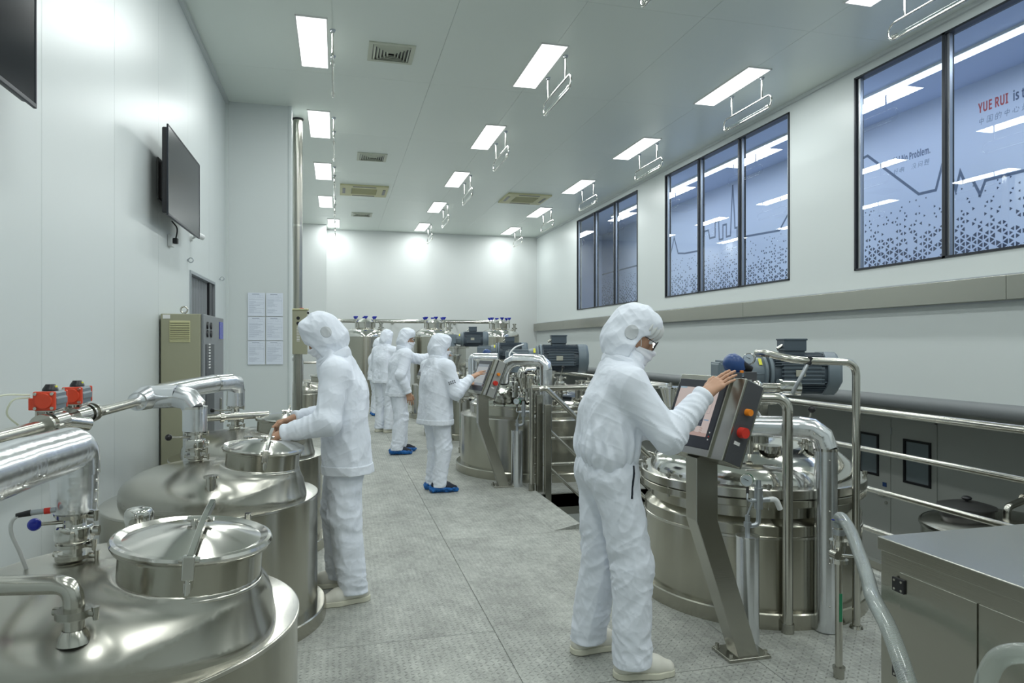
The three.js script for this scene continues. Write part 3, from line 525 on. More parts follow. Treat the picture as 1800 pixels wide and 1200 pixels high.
// ---------------------------------------------------------------- left row of vessels
let tankProto;
{
  const t = thing('mixing_tank', 'large stainless mixing tank in the left foreground, cut by the bottom left corner', 'tank', [-0.675, 0, 2.30], 0, 'stainless tanks in a row along the left wall');
  tankProto = t;
  part(t, 'base_ring', la([[0.545, 0], [0.60, 0], [0.60, 0.072], [0.594, 0.078], [0.548, 0.078]], 96), M.brushed);
  part(t, 'shell', la([[0.552, 0.07], [0.552, 0.688]], 96), M.brushed);
  part(t, 'rim_flange', la([[0.552, 0.686], [0.558, 0.69], [0.558, 0.70], [0.553, 0.704], [0.46, 0.712], [0.46, 0.70]], 96), M.steel);
  const nx = 0.262, nz = 0.16, ax = v(0.075, 1, 0.03).normalize();
  const pt = (h) => v(nx, 0.813, nz).addScaledVector(ax, h);
  const neckC = 0;
  const body = (x, y, z) => { // torispherical head: flattened ellipsoid over a short cylinder
    const rxy = Math.hypot(x, z), hh = Math.max(y - 0.745, 0); return Math.max((Math.pow(Math.pow(rxy / 0.472, 2.3) + Math.pow(hh / 0.158, 2.3), 1 / 2.3) - 1) * 0.2, rxy - 0.472);
  };
  const plane = (x, y, z) => (x - nx) * ax.x + (y - 0.813) * ax.y + (z - nz) * ax.z - 0.085;
  const cylN = (x, y, z) => { const q = v(x - nx, y - 0.813, z - nz); const h = q.dot(ax), r = Math.sqrt(Math.max(0, q.lengthSq() - h * h)); return Math.max(r - 0.188 - 0.045 * Math.pow(Math.max(0, Math.min(1, (0.05 - h) / 0.12)), 1.5), -h - 0.25); };
  part(t, 'dome', netOf((x, y, z) => smax(smax(smin(body(x, y, z), cylN(x, y, z), 0.09), plane(x, y, z), 0.01), 0.69 - y, 0.004), [-0.5, 0.67, -0.5], [0.56, 1.0, 0.5], 0.0125), M.dome); polarUV(t.children[t.children.length - 1].geometry);
  const q = new THREE.Quaternion().setFromUnitVectors(v(0, 1, 0), ax), put = (g) => { g = [].concat(g).map((k) => { k.applyQuaternion(q); k.translate(nx, 0.813, nz); return k; }); return g; };
  part(t, 'weld_ring', put(ring(0.191, 0.066, 0.006, 56)), M.steel);
  part(t, 'manhole_neck', put(la([[0.190, 0.05], [0.190, 0.155], [0.206, 0.160], [0.206, 0.166]], 72)), M.brushed);
  const lid = part(t, 'lid', put(la([[0.19, 0.166], [0.207, 0.166], [0.213, 0.172], [0.215, 0.179], [0.211, 0.187], [0.202, 0.190], [0.190, 0.186], [0.182, 0.183], [0.12, 0.203], [0.06, 0.215], [0.02, 0.219], [0.001, 0.2195]], 80)), M.lidSteel);
  // arched lever arm over the lid with the rim clamp
  const arm = []; for (let i = 0; i <= 18; i++) { const s = i / 18, z = 0.222 - s * 0.30; arm.push([z, 0.194 + 0.052 * Math.sin(Math.min(1, s * 1.3) * 1.57) + 0.016 * s * s]); }
  const sh = [...arm.map(([z, y]) => [z, y + 0.009]), ...arm.slice().reverse().map(([z, y]) => [z, y - 0.009])];
  const ag = extr(sh, 0.012, 0.002); ag.rotateY(-Math.PI / 2); ag.translate(0.038, 0, 0);
  const yaw = 0.0; ag.rotateY(yaw);
  part(t, 'lever_arm', put(ag), M.polish);
  const cl = [bx(0.030, 0.065, 0.020, 0, 0.170, 0.226, 0.004), cy(v(-0.025, 0.190, 0.222), v(0.025, 0.190, 0.222), 0.008), cy(v(0, 0.10, 0.230), v(0, 0.20, 0.230), 0.006), bx(0.018, 0.030, 0.05, 0, 0.118, 0.208, 0.004)]; cl.forEach((g) => g.translate(0.03, 0, -0.004));
  part(t, 'rim_clamp', put(cl), M.polish);
  part(t, 'pivot_post', put([cy(v(0, 0.215, 0), v(0, 0.238, 0), 0.011), cy(v(-0.02, 0.234, 0), v(0.05, 0.234, 0), 0.008)]), M.polish);
  part(t, 'nozzle', [cy(v(-0.10, 0.86, -0.02), v(-0.10, 0.925, -0.02), 0.034, 0.034, 24), ring(0.036, 0, 0.006, 24).translate(-0.10, 0.908, -0.02)], M.steel);
  part(t, 'nozzle', [cy(v(0.05, 0.79, 0.41), v(0.05, 0.892, 0.41), 0.023, 0.023, 20), cy(v(0.05, 0.880, 0.41), v(0.05, 0.892, 0.41), 0.036, 0.036, 24)], M.steel);
  copy(t, 'mixing_tank', 'stainless mixing tank under the hands of the leaning person, second on the left', [-0.66, 0, 4.10]);
  copy(t, 'mixing_tank', 'stainless mixing tank behind the leaning person, third from the front on the left', [-0.66, 0, 5.60]);
  copy(t, 'mixing_tank', 'far left stainless tank behind the wall pier, below the small grey switch box', [-0.52, 0, 12.6]);
}
// capped upright branch behind the front lid, side nozzle pipe, tri-clamp stub
{
  const t = thing('capped_stub', 'upright stainless stub with a domed cap behind the front tank lid', 'pipe', [-0.685, 0.80, 2.70]);
  part(t, 'stub_pipe', cy(v(0, 0, 0), v(0, 0.12, 0), 0.044, 0.044, 28), M.steel);
  part(t, 'cap', la([[0.046, 0.115], [0.048, 0.13], [0.047, 0.152], [0.040, 0.162], [0.02, 0.168], [0.001, 0.169]], 32), M.polish);
  const e = thing('elbow_pipe', 'thick stainless pipe bending down into the front tank at the left edge', 'pipe', [0, 0, 0]);
  part(e, 'pipe', pipe([P(-1.38, 0.962, 2.02), P(-0.95, 0.962, 1.95), P(-0.625, 0.962, 1.89), P(-0.625, 0.87, 1.89), P(-0.625, 0.82, 1.89)], 0.0235, 0.06, 20), M.steel);
  part(e, 'clamp', clampGeo(P(-0.625, 0.884, 1.89), P(-0.625, 0.902, 1.89), 0.041), M.satin);
  part(e, 'ferrule', [la([[0.040, 0.820], [0.034, 0.838], [0.025, 0.852]], 24).translate(-0.625, 0, -1.89)], M.steel);
  part(e, 'pink_label', (() => { const g = new THREE.CylinderGeometry(0.0248, 0.0248, 0.17, 20, 1, true, 0.2, 1.2); return along(g, P(-0.98, 0.962, 1.954), P(-0.82, 0.962, 1.926)); })(), std({ color: lin(0.42, 0.16, 0.36), roughness: 0.5 }));
  const h = thing('black_valve_handle', 'small black and blue handle behind the front tank lid', 'valve', [-0.335, 0.705, 2.78]);
  part(h, 'stem', cy(v(0, 0, 0), v(0, 0.13, 0), 0.007), M.steel);
  part(h, 'grip', [bx(0.022, 0.075, 0.014, 0.006, 0.165, 0, 0.005)], M.black);
  const s = part(h, 'cap_strip', bx(0.018, 0.055, 0.006, 0.008, 0.172, 0.009, 0.003), M.polish);
}
{ // upright valves on the three tanks
  valve('lever_valve', 'stainless valve with a blue ball lever on the front tank', [-0.765, 0.862, 2.32], 0.188, 0.031, M.blue, [-1, 0.02, 0.25], undefined, 0.088);
  valve('lever_valve', 'stainless valve with a black ball lever on the second tank', [-0.76, 0.868, 4.12], 0.20, 0.031, M.black, [-1, 0.03, 0.1], undefined, 0.125);
  valve('lever_valve', 'stainless valve with a black ball lever on the third tank', [-0.76, 0.862, 5.64], 0.215, 0.031, M.black, [-1, 0.03, 0.1], undefined, 0.15);
  // aluminium clad ducts
  const d1 = thing('clad_duct', 'big aluminium clad duct coming from the left edge and elbowing down to the front tank', 'duct', [0, 0, 0]), r = 0.064;
  part(d1, 'horizontal_run', pipe([P(-0.86, 1.235, 0.75), P(-0.795, 1.238, 2.06)], 0.068, 0.01, 36), M.foil);
  part(d1, 'elbow', sweep(bendPath([P(-0.795, 1.238, 2.03), P(-0.765, 1.238, 2.32), P(-0.765, 1.16, 2.32)], 0.085, 6), 0.0665, 36), M.foil);
  part(d1, 'drop', cy(P(-0.765, 1.05, 2.32), P(-0.765, 1.18, 2.32), 0.060, 0.064, 36), M.foil);
  part(d1, 'rivet', rivets([[-0.70, 1.17, -2.31], [-0.703, 1.14, -2.31], [-0.704, 1.11, -2.31], [-0.705, 1.08, -2.31], [-0.73, 1.21, -2.0], [-0.735, 1.205, -1.9], [-0.742, 1.2, -1.8]]), M.polish);
  const d2 = thing('clad_duct', 'aluminium clad duct with two mitred elbows dropping to the second and third tanks', 'duct', [0, 0, 0]);
  const miter = (pts, rad) => pts.slice(0, -1).map((p, i) => sweep([p, pts[i + 1]], rad, 30));
  part(d2, 'header', sweep([P(-1.02, 1.255, 4.16), P(-0.95, 1.262, 4.9), P(-0.86, 1.266, 5.30)], r, 30), M.foil);
  part(d2, 'reducer', [cy(P(-1.03, 1.245, 4.02), P(-1.02, 1.255, 4.18), 0.05, 0.066, 30), cy(P(-1.031, 1.244, 4.01), P(-1.03, 1.245, 4.025), 0.024, 0.05, 30)], M.foilSmooth);
  part(d2, 'branch', [sweep([P(-1.02, 1.255, 4.20), P(-0.85, 1.262, 4.14)], r, 30), sph(-1.015, 1.256, -4.2, 0.0645, 1, 1, 1, 24, 16)], M.foil);
  part(d2, 'mitred_elbow', [sweep([P(-0.86, 1.262, 4.142), P(-0.80, 1.245, 4.13), P(-0.765, 1.195, 4.12)], r, 30)], M.foilSmooth);
  part(d2, 'drop', cy(P(-0.765, 1.07, 4.12), P(-0.765, 1.20, 4.12), 0.064, 0.064, 30), M.foilSmooth);
  part(d2, 'side_sheet', (() => { const g = bx(0.05, 0.42, 0.004, -0.81, 1.01, -4.16, 0.001); g.rotateY(0); return g; })(), M.foilSmooth);
  part(d2, 'connecting_run', sweep([P(-0.86, 1.266, 5.30), P(-0.785, 1.266, 5.52)], r, 30), M.foil);
  part(d2, 'mitred_elbow', sweep([P(-0.795, 1.266, 5.49), P(-0.755, 1.25, 5.60), P(-0.755, 1.19, 5.64)], r, 30), M.foilSmooth);
  part(d2, 'drop', cy(P(-0.757, 1.078, 5.64), P(-0.755, 1.20, 5.64), 0.066, 0.064, 30), M.foilSmooth);
  for (const [a, b] of [[P(-0.863, 1.266, 5.285), P(-0.856, 1.266, 5.31)], [P(-0.765, 1.192, 4.12), P(-0.765, 1.205, 4.12)], [P(-0.985, 1.257, 4.55), P(-0.984, 1.257, 4.565)], [P(-0.755, 1.19, 5.64), P(-0.755, 1.203, 5.64)]]) part(d2, 'seam_band', cy(a, b, r + 0.0022, r + 0.0022, 30), M.polish);
  part(d2, 'rivet', rivets([[-0.72, 1.17, -4.075], [-0.735, 1.13, -4.068], [-0.735, 1.09, -4.068], [-0.80, 1.255, -4.08], [-0.79, 1.22, -4.07]]), M.polish);
  const d3 = thing('clad_duct', 'short foil clad duct standing on the far left tank', 'duct', [-0.62, 0.86, 12.6]);
  part(d3, 'drop', cy(v(0, 0, 0), v(0, 0.35, 0), 0.05, 0.05, 20), M.foil);
  part(d3, 'elbow', sweep(bendPath([v(0, 0.34, 0), v(0, 0.45, 0), v(-0.3, 0.45, 0)], 0.07), 0.052, 20), M.foil);
}
{ // product line along the wall with two pneumatic actuators
  const t = thing('wall_pipe', 'long bare stainless pipe running along the left wall into the clad duct', 'pipe', [0, 0, 0]);
  part(t, 'pipe', pipe([P(-1.06, 1.262, 0.9), P(-1.03, 1.244, 4.03)], 0.0235, 0.01, 20), M.steel);
  for (const z of [2.84, 3.36]) part(t, 'clamp', clampGeo(P(-1.045, 1.251, z), P(-1.045, 1.251, z + 0.02), 0.042), M.steel);
  part(t, 'valve_housing', [cy(P(-1.045, 1.252, 2.90), P(-1.045, 1.252, 3.02), 0.040, 0.040, 24), cy(P(-1.045, 1.251, 3.13), P(-1.045, 1.251, 3.27), 0.040, 0.040, 24), cy(P(-1.045, 1.251, 3.02), P(-0.985, 1.225, 3.13), 0.028, 0.028, 18), cy(P(-1.045, 1.25, 3.29), P(-1.045, 1.25, 3.31), 0.045, 0.045, 24)], M.polish);
  const act = (z, label) => {
    const a = thing('pneumatic_actuator', label, 'actuator', [-1.07, 1.272, z], 0, 'pneumatic valve actuators on the wall pipe');
    a.scale.setScalar(0.9);
    part(a, 'mounting_bracket', [bx(0.07, 0.006, 0.10, 0, 0.028, -0.06, 0.002), bx(0.008, 0.05, 0.09, -0.034, 0.006, -0.06, 0.002), bx(0.008, 0.05, 0.09, 0.034, 0.006, -0.06, 0.002), cy(v(0, -0.03, -0.06), v(0, 0.03, -0.06), 0.012)], M.steel);
    const s = [[-0.036, 0.036], [-0.036, 0.100], [-0.028, 0.108], [0.028, 0.108], [0.036, 0.100], [0.036, 0.086], [0.041, 0.078], [0.041, 0.058], [0.036, 0.050], [0.036, 0.036]];
    part(a, 'cylinder_body', extr(s, 0.115, 0.002).translate(0, 0, -0.135), M.motorLight.clone());
    const e = part(a, 'end_cap', [bx(0.084, 0.080, 0.020, 0, 0.071, -0.010, 0.007), cy(v(0, 0.071, -0.002), v(0, 0.071, 0.008), 0.034, 0.031, 28), bx(0.02, 0.05, 0.018, -0.048, 0.058, -0.012, 0.003)], M.orangeRed);
    for (const [x, y] of [[-0.031, 0.041], [0.031, 0.041], [-0.031, 0.101], [0.031, 0.101]]) part(e, 'bolt', cy(v(x, y, -0.002), v(x, y, 0.006), 0.0075, 0.0065, 12), M.steel);
    part(a, 'end_cap', bx(0.080, 0.076, 0.016, 0, 0.071, -0.146, 0.006), M.orangeRed);
    part(a, 'position_indicator', la([[0.030, 0.108], [0.030, 0.118], [0.020, 0.134], [0.018, 0.138], [0.001, 0.1385]], 24).translate(0, 0, -0.07), M.black);
    part(a, 'yellow_mark', bx(0.006, 0.012, 0.02, 0.022, 0.126, -0.07, 0.002), M.yellow);
  };
  act(2.93, 'red-capped pneumatic valve actuator on the wall pipe, the front one');
  act(3.21, 'red-capped pneumatic valve actuator on the wall pipe, the rear one');
  const h = thing('air_line', 'two thin translucent air hoses looping beside the red actuators', 'hose', [0, 0, 0]);
  part(h, 'tube', curve([P(-1.12, 1.36, 2.94), P(-1.17, 1.365, 2.82), P(-1.22, 1.33, 2.77), P(-1.24, 1.27, 2.80), P(-1.22, 1.21, 2.88), P(-1.18, 1.17, 2.97)], 0.0035), M.airline);
  part(h, 'tube', curve([P(-1.12, 1.35, 2.94), P(-1.15, 1.345, 2.88), P(-1.17, 1.30, 2.88), P(-1.16, 1.25, 2.94), P(-1.14, 1.21, 3.0)], 0.0035), M.airline);
  const c = thing('sensor_cable', 'grey sensor cable with a red band curving down to the front tank', 'cable', [0, 0, 0]);
  part(c, 'cable', curve([P(-0.85, 1.066, 2.24), P(-0.875, 1.064, 2.235), P(-0.893, 1.05, 2.235), P(-0.90, 1.02, 2.24), P(-0.89, 0.95, 2.27), P(-0.872, 0.84, 2.31)], 0.0055), M.plastic);
  part(c, 'plug', cy(P(-0.79, 1.070, 2.25), P(-0.85, 1.067, 2.24), 0.0075, 0.008, 16), M.alu);
  part(c, 'red_band', cy(P(-0.803, 1.0692, 2.2475), P(-0.818, 1.0685, 2.2455), 0.009, 0.009, 16), M.red);
  part(c, 'black_boot', cy(P(-0.85, 1.067, 2.24), P(-0.885, 1.062, 2.235), 0.0095, 0.0065, 14), M.black);
  const p = thing('cross_pipe', 'short level stainless pipe crossing behind the second tank valve', 'pipe', [0, 0, 0]);
  part(p, 'pipe', pipe([P(-0.93, 1.02, 5.307), P(-0.50, 1.02, 5.45)], 0.026, 0.02, 18), M.steel);
  part(p, 'clamp', clampGeo(P(-0.82, 1.02, 5.343), P(-0.80, 1.02, 5.35), 0.04), M.steel);
  const f = thing('ribbed_canister', 'small ribbed stainless canister beside the leaning person, over the third tank', 'canister', [-0.27, 0.90, 5.10]);
  part(f, 'body', [cy(v(0, 0, 0.12), v(0, 0, -0.12), 0.062, 0.062, 28)], M.steel);
  for (let i = 0; i < 6; i++) part(f, 'rib', cy(v(0, 0, 0.10 - i * 0.036), v(0, 0, 0.09 - i * 0.036), 0.068, 0.068, 28), M.polish);
  part(f, 'foot', [bx(0.05, 0.10, 0.03, 0, -0.09, 0.06), bx(0.05, 0.10, 0.03, 0, -0.09, -0.06)], M.steel);
}
{ // electrical cabinet with a louvred side and a glazed front
  const t = thing('control_cabinet', 'tall olive grey electrical cabinet with a louvred side against the left wall', 'cabinet', [-1.235, 0, 6.60]);
  part(t, 'body', bx(0.30, 1.80, 1.06, 0, 0.90, 0, 0.008), M.cabinet);
  part(t, 'plinth', bx(0.29, 0.06, 1.0, 0, 0.03, 0, 0.004), M.black);
  const d = part(t, 'door', bx(0.02, 1.76, 1.03, 0.160, 0.92, 0, 0.006), M.greyPaint);
  part(d, 'door_glass', bx(0.004, 1.2, 0.40, 0.172, 0.95, 0.22, 0.001), M.screenOff);
  for (const [y, z] of [[1.71, 0.35], [1.71, 0.18], [1.64, 0.35], [1.64, 0.18]]) part(d, 'meter', cy(v(0.168, y, z), v(0.182, y, z), 0.032, 0.030, 20), M.black);
  for (let i = 0; i < 9; i++) part(d, 'name_strip', bx(0.004, 0.012, 0.07, 0.1765, 1.55 - i * 0.025, 0.27, 0.001), M.white);
  part(d, 'blue_plate', bx(0.004, 0.16, 0.20, 0.173, 1.68, -0.36, 0.001), M.blue.clone());
  part(d, 'handle', bx(0.02, 0.13, 0.02, 0.178, 0.98, -0.30, 0.006), M.steel);
  const g = part(t, 'side_grille', bx(0.155, 0.175, 0.006, -0.005, 1.655, 0.532, 0.002), M.cream);
  for (let i = 0; i < 9; i++) part(g, 'louvre', (() => { const q = bx(0.148, 0.014, 0.004, 0, 0, 0, 0.001); q.rotateX(0.5); return q.translate(-0.005, 1.583 + i * 0.018, 0.539); })(), M.cream);
  part(g, 'shadow_gap', [...Array(8)].map((_, i) => bo(0.146, 0.004, 0.002, -0.005, 1.592 + i * 0.018, 0.5355)), M.rubber);
  part(t, 'white_label', bx(0.055, 0.032, 0.002, -0.105, 1.775, 0.5315, 0.0005), M.white);
  const e = new THREE.TorusGeometry(0.026, 0.007, 10, 24); e.translate(0.0, 1.838, 0.40); part(t, 'eyebolt', [boxUV(e), cy(v(0, 1.80, 0.40), v(0, 1.815, 0.40), 0.018)], M.steel);
}
{ // screens on the left wall
  const mk = (name, label, z, y, scr) => {
    const t = thing(name, label, 'television', [-1.25, y, z], 0, 'black televisions on the left wall');
    part(t, 'rear_housing', [bx(0.045, 0.66, 1.20, -0.022, 0, 0, 0.012), bx(0.05, 0.34, 0.7, -0.055, -0.08, 0, 0.015)], M.black);
    part(t, 'bezel', [bx(0.014, 0.012, 1.235, 0.0, 0.342, 0, 0.003), bx(0.014, 0.020, 1.235, 0.0, -0.338, 0, 0.003), bx(0.014, 0.69, 0.012, 0, 0, 0.612, 0.003), bx(0.014, 0.69, 0.012, 0, 0, -0.612, 0.003)], M.frame);
    part(t, 'screen', bo(0.004, 0.672, 1.212, 0.002, 0.004, 0), scr);
    part(t, 'wall_bracket', [bx(0.08, 0.30, 0.05, -0.10, 0, 0.2), bx(0.08, 0.30, 0.05, -0.10, 0, -0.2), bx(0.012, 0.34, 0.6, -0.142, 0, 0)], M.darkmetal);
    return t;
  };
  mk('television', 'black flat television in the top left corner, cut by the frame', 2.72, 2.905, M.screenDark);
  mk('television', 'black flat television on the left wall above the cabinet', 6.31, 2.885, M.screenOff);
  const sock = (z, y, label) => { const s = thing('wall_socket', label, 'socket', [XL, y, z], 0, 'sockets below the televisions'); part(s, 'plate', bx(0.035, 0.10, 0.10, 0.018, 0, 0, 0.004), M.plastic); part(s, 'plug', bx(0.04, 0.05, 0.05, 0.055, 0.0, 0.0, 0.01), M.black); return s; };
  sock(2.91, 2.45, 'white socket with a black plug under the corner television');
  sock(6.42, 2.44, 'white socket with a black plug under the second television');
  const tr = thing('cable_trough', 'white corner conduit below the top left television', 'conduit', [XL, 2.37, 3.0]);
  part(tr, 'upright_cover', bx(0.02, 0.16, 0.03, 0.012, 0.08, 0, 0.004), M.white); part(tr, 'level_cover', bx(0.02, 0.03, 0.16, 0.012, 0, -0.07, 0.004), M.white);
  const c = thing('network_cable', 'thin blue cable curving out below the top left television', 'cable', [0, 0, 0]);
  part(c, 'cable', curve([P(-1.36, 2.60, 2.93), P(-1.34, 2.545, 3.02), P(-1.35, 2.47, 3.12), P(-1.36, 2.43, 3.14), P(-1.385, 2.415, 3.10), P(-1.395, 2.415, 3.06)], 0.0055), M.blueCable);
  const c2 = thing('power_cable', 'black power cable under the top left television', 'cable', [0, 0, 0]);
  part(c2, 'cable', curve([P(-1.36, 2.62, 2.86), P(-1.33, 2.57, 2.95), P(-1.33, 2.52, 2.95), P(-1.345, 2.46, 2.91)], 0.006), M.black);
  const c3 = thing('power_cable', 'black power cable under the second television', 'cable', [0, 0, 0]);
  part(c3, 'cable', curve([P(-1.36, 2.60, 6.35), P(-1.33, 2.545, 6.40), P(-1.345, 2.45, 6.42)], 0.006), M.black);
  const k = thing('wall_camera', 'small white swivel camera on the wall beside the second television', 'camera', [XL, 2.60, 7.32]);
  part(k, 'base', cy(v(0, 0, 0), v(0.02, 0, 0), 0.035, 0.032), M.plastic); part(k, 'arm', cy(v(0.02, 0, 0), v(0.07, 0.03, 0), 0.011), M.plastic); part(k, 'head', cy(v(0.06, 0.03, 0.04), v(0.10, 0.02, -0.06), 0.03, 0.028), M.plastic); part(k, 'lens', cy(v(0.055, 0.032, 0.05), v(0.06, 0.03, 0.04), 0.02, 0.022), M.black);
  for (const [y, z, l] of [[2.365, 7.18, 'small steel eye hook on the wall left of the service hatch'], [2.36, 9.05, 'small steel eye hook on the wall right of the service hatch']]) { const e = thing('wall_hook', l, 'hook', [XL, y, z]); const g = new THREE.TorusGeometry(0.022, 0.005, 8, 20); g.translate(0.03, 0, 0); part(e, 'eye', [boxUV(g), cy(v(0, 0, 0), v(0.012, 0, 0), 0.014)], M.alu); }
}
{ // six printed sheets on the pier
  const sheet = (s) => canvas(360, 496, (c, w, h) => {
    c.fillStyle = '#dde4f0'; c.fillRect(0, 0, w, h); let q = s * 97 + 13; const R = () => (q = (q * 16807) % 2147483647) / 2147483647;
    c.fillStyle = '#98a2b6'; c.fillRect(90, 26, 150, 12);
    c.strokeStyle = '#b0b9c9'; c.lineWidth = 2; c.strokeRect(30, 56, 130, 30); c.strokeRect(205, 50, 110, 46); c.beginPath(); c.arc(250, 74, 16, 0, 7); c.stroke();
    for (let y = 112; y < 420; y += 17) { if (R() < 0.12) continue; let x = 30; const end = 120 + R() * 220; c.fillStyle = y % 51 < 17 ? '#9aa4b8' : '#b4bdcc'; while (x < end) { const k = 5 + R() * 9; c.fillRect(x, y, k, 7); x += k + 3; } }
    c.strokeStyle = '#aab4c6'; c.strokeRect(24, 104, 312, 330);
  });
  const T = [sheet(1), sheet(2), sheet(3)], rows = ['top', 'middle', 'bottom'], cols = ['left', 'right'];
  for (let r = 0; r < 3; r++) for (let c = 0; c < 2; c++) {
    const g = bx(0.215, 0.31, 0.002, 0, 0, 0, 0.0008), front = new THREE.PlaneGeometry(0.213, 0.308); front.translate(0, 0, 0.0014);
    const t = thing('notice_sheet', `printed notice sheet on the wall pier, ${rows[r]} ${cols[c]} of the block of six`, 'paper', [-1.024 + c * 0.226, 2.075 - r * 0.318, 9.535], 0, 'notice sheets taped in a block on the pier');
    part(t, 'sheet', g, M.white); part(t, 'print', front, std({ map: T[(r + c * 2) % 3], roughness: 0.6 }));
  }
}
{ // stainless duct riser and switch box at the pier edge
  const t = thing('steel_riser', 'tall stainless steel riser standing from floor to ceiling at the pier edge', 'pipe', [-0.53, 0, 10.05]);
  part(t, 'riser', [cy(v(0, 0, 0), v(0, CEIL, 0), 0.062, 0.062, 32)], M.satin); part(t, 'joint_band', [1.5, 3.2].map((y) => cy(v(0, y, 0), v(0, y + 0.03, 0), 0.0645, 0.0645, 32)), M.steel);
  part(t, 'ceiling_collar', la([[0.063, CEIL - 0.02], [0.075, CEIL - 0.015], [0.075, CEIL]], 32), M.rubber);
  const b = thing('switch_box', 'olive grey switch box with two black holes and white strips on a post', 'control box', [-0.492, 0, 9.78]);
  part(b, 'post', bx(0.06, 1.42, 0.06, -0.02, 0.71, -0.06, 0.004), M.satin); part(b, 'enclosure', bx(0.20, 0.60, 0.20, 0, 1.715, 0, 0.006), M.cabinet);
  part(b, 'rain_lid', bx(0.225, 0.02, 0.22, 0.005, 2.025, 0.005, 0.006), M.cream);
  for (const y of [1.905, 1.835]) part(b, 'black_hole', cy(v(-0.015, y, 0.095), v(-0.015, y, 0.104), 0.023, 0.023, 20), M.black);
  for (let i = 0; i < 10; i++) part(b, 'white_strip', bx(0.04, 0.009, 0.003, -0.015, 1.785 - i * 0.021, 0.1015, 0.001), M.white);
  part(b, 'red_tab', bx(0.05, 0.012, 0.03, 0.03, 2.04, 0.06, 0.003), M.red); part(b, 'latch', [bx(0.03, 0.03, 0.02, 0.11, 1.98, 0.06, 0.006)], M.black);
  const r = thing('hand_rail', 'distant stainless rail with a dark post beside the far left tank', 'railing', [0, 0, 0]);
  part(r, 'rail', pipe([P(-0.75, 1.20, 13.6), P(0.05, 1.20, 13.6)], 0.024, 0.02), M.steel); part(r, 'rail', pipe([P(-0.75, 0.86, 13.6), P(0.05, 0.86, 13.6)], 0.018, 0.02), M.steel); part(r, 'post', bx(0.06, 1.75, 0.06, -0.02, 0.875, -13.6), M.darkmetal);
}
// ---------------------------------------------------------------- right side: reactors, drives, operator panels
{ // sloping cover strip at the head of the stairs (part of the deck)
  const g = extr([[0, 0], [0.235, 0], [0.235, 0.045]], 1.33, 0.001); g.translate(1.745, 0, -6.745);
  struct('ramp_plate', g, M.floor, scene.getObjectByName('floor'));
  const t = thing('staircase', 'steel stairs dropping through the opening in the platform floor', 'stairs', [0, 0, 0]);
  for (let i = 0; i < 8; i++) part(t, 'tread', bx(0.24, 0.03, 1.2, 2.12 + i * 0.2, -0.19 - i * 0.185, -6.07, 0.004), M.floorEdge);
  for (const z of [5.46, 6.69]) part(t, 'stringer', extr([[2.0, -0.05], [2.0, -0.25], [3.62, -1.59], [3.86, -1.59]], 0.02, 0.001).translate(0, 0, -z), M.satin);
}
{ // guard rails
  const rails = [[1.09, 0.024], [0.82, 0.019], [0.55, 0.019], [0.275, 0.019]];
  const a = thing('guard_rail', 'four-bar stainless guard rail along the right platform edge, nearest stretch', 'railing', [0, 0, 0]);
  for (const [y, r] of rails) part(a, 'rail', pipe([P(XE - 0.03, y, 1.1), P(XE - 0.03, y, 5.25)], r, 0.05, 18), M.steel);
  for (const z of [1.3, 2.55, 5.22]) part(a, 'post', [cy(P(XE - 0.03, 0, z), P(XE - 0.03, 1.09, z), 0.021, 0.021, 16), cy(P(XE - 0.03, 0, z), P(XE - 0.03, 0.012, z), 0.05, 0.05, 20)], M.steel);
  const b = thing('guard_rail', 'stainless guard rail along the far side of the stair opening', 'railing', [0, 0, 0]);
  part(b, 'rail', pipe([P(2.0, 1.085, 6.95), P(XE - 0.03, 1.09, 6.9), P(XE - 0.03, 1.09, 18)], 0.03, 0.06, 18), M.steel);
  for (const [y, r] of rails.slice(1)) part(b, 'rail', pipe([P(2.0, y, 6.95), P(XE - 0.03, y, 6.9), P(XE - 0.03, y, 18)], r * 0.9, 0.06, 14), M.steel);
  part(b, 'post', pipe([P(2.0, 0, 6.95), P(2.0, 1.085, 6.95)], 0.027, 0.03, 18), M.steel); part(b, 'post_base', cy(P(2.0, 0, 6.95), P(2.0, 0.07, 6.95), 0.034, 0.034, 18), M.satin);
  part(b, 'post', bx(0.062, 1.02, 0.062, 2.06, 0.51, -6.875), M.satin);
  for (const z of [9.4, 12.8, 16]) part(b, 'post', cy(P(XE - 0.03, 0, z), P(XE - 0.03, 1.09, z), 0.021, 0.021, 14), M.steel);
  const stair = (n, z, lab, sq) => {
    const s = thing('stair_rail', lab, 'railing', [0, 0, 0]), k = 0.94, q = (x, y0) => P(x, y0 - (x - 2.1) * k, z);
    part(s, 'newel_post', bx(0.066, 1.07, 0.066, 2.105, 0.395, -z), M.satin);
    part(s, 'hand_rail', pipe([P(2.02, 1.085, z), P(2.09, 1.10, z), q(3.6, 1.08)], 0.026, 0.05, 18), M.steel);
    part(s, 'rail', pipe([q(2.12, 0.69), q(3.6, 0.69)], 0.017, 0.02), M.steel); part(s, 'rail', pipe([q(2.12, 0.30), q(3.6, 0.30)], 0.017, 0.02), M.steel);
    part(s, 'post', bx(0.05, 0.95, 0.05, 3.55, -0.80, -z), M.satin);
  };
  stair(0, 6.73, 'sloping stainless stair hand rail with a square newel post, far side of the stairs');
  stair(1, 5.50, 'sloping stainless stair hand rail partly behind the standing person, near side of the stairs');
}
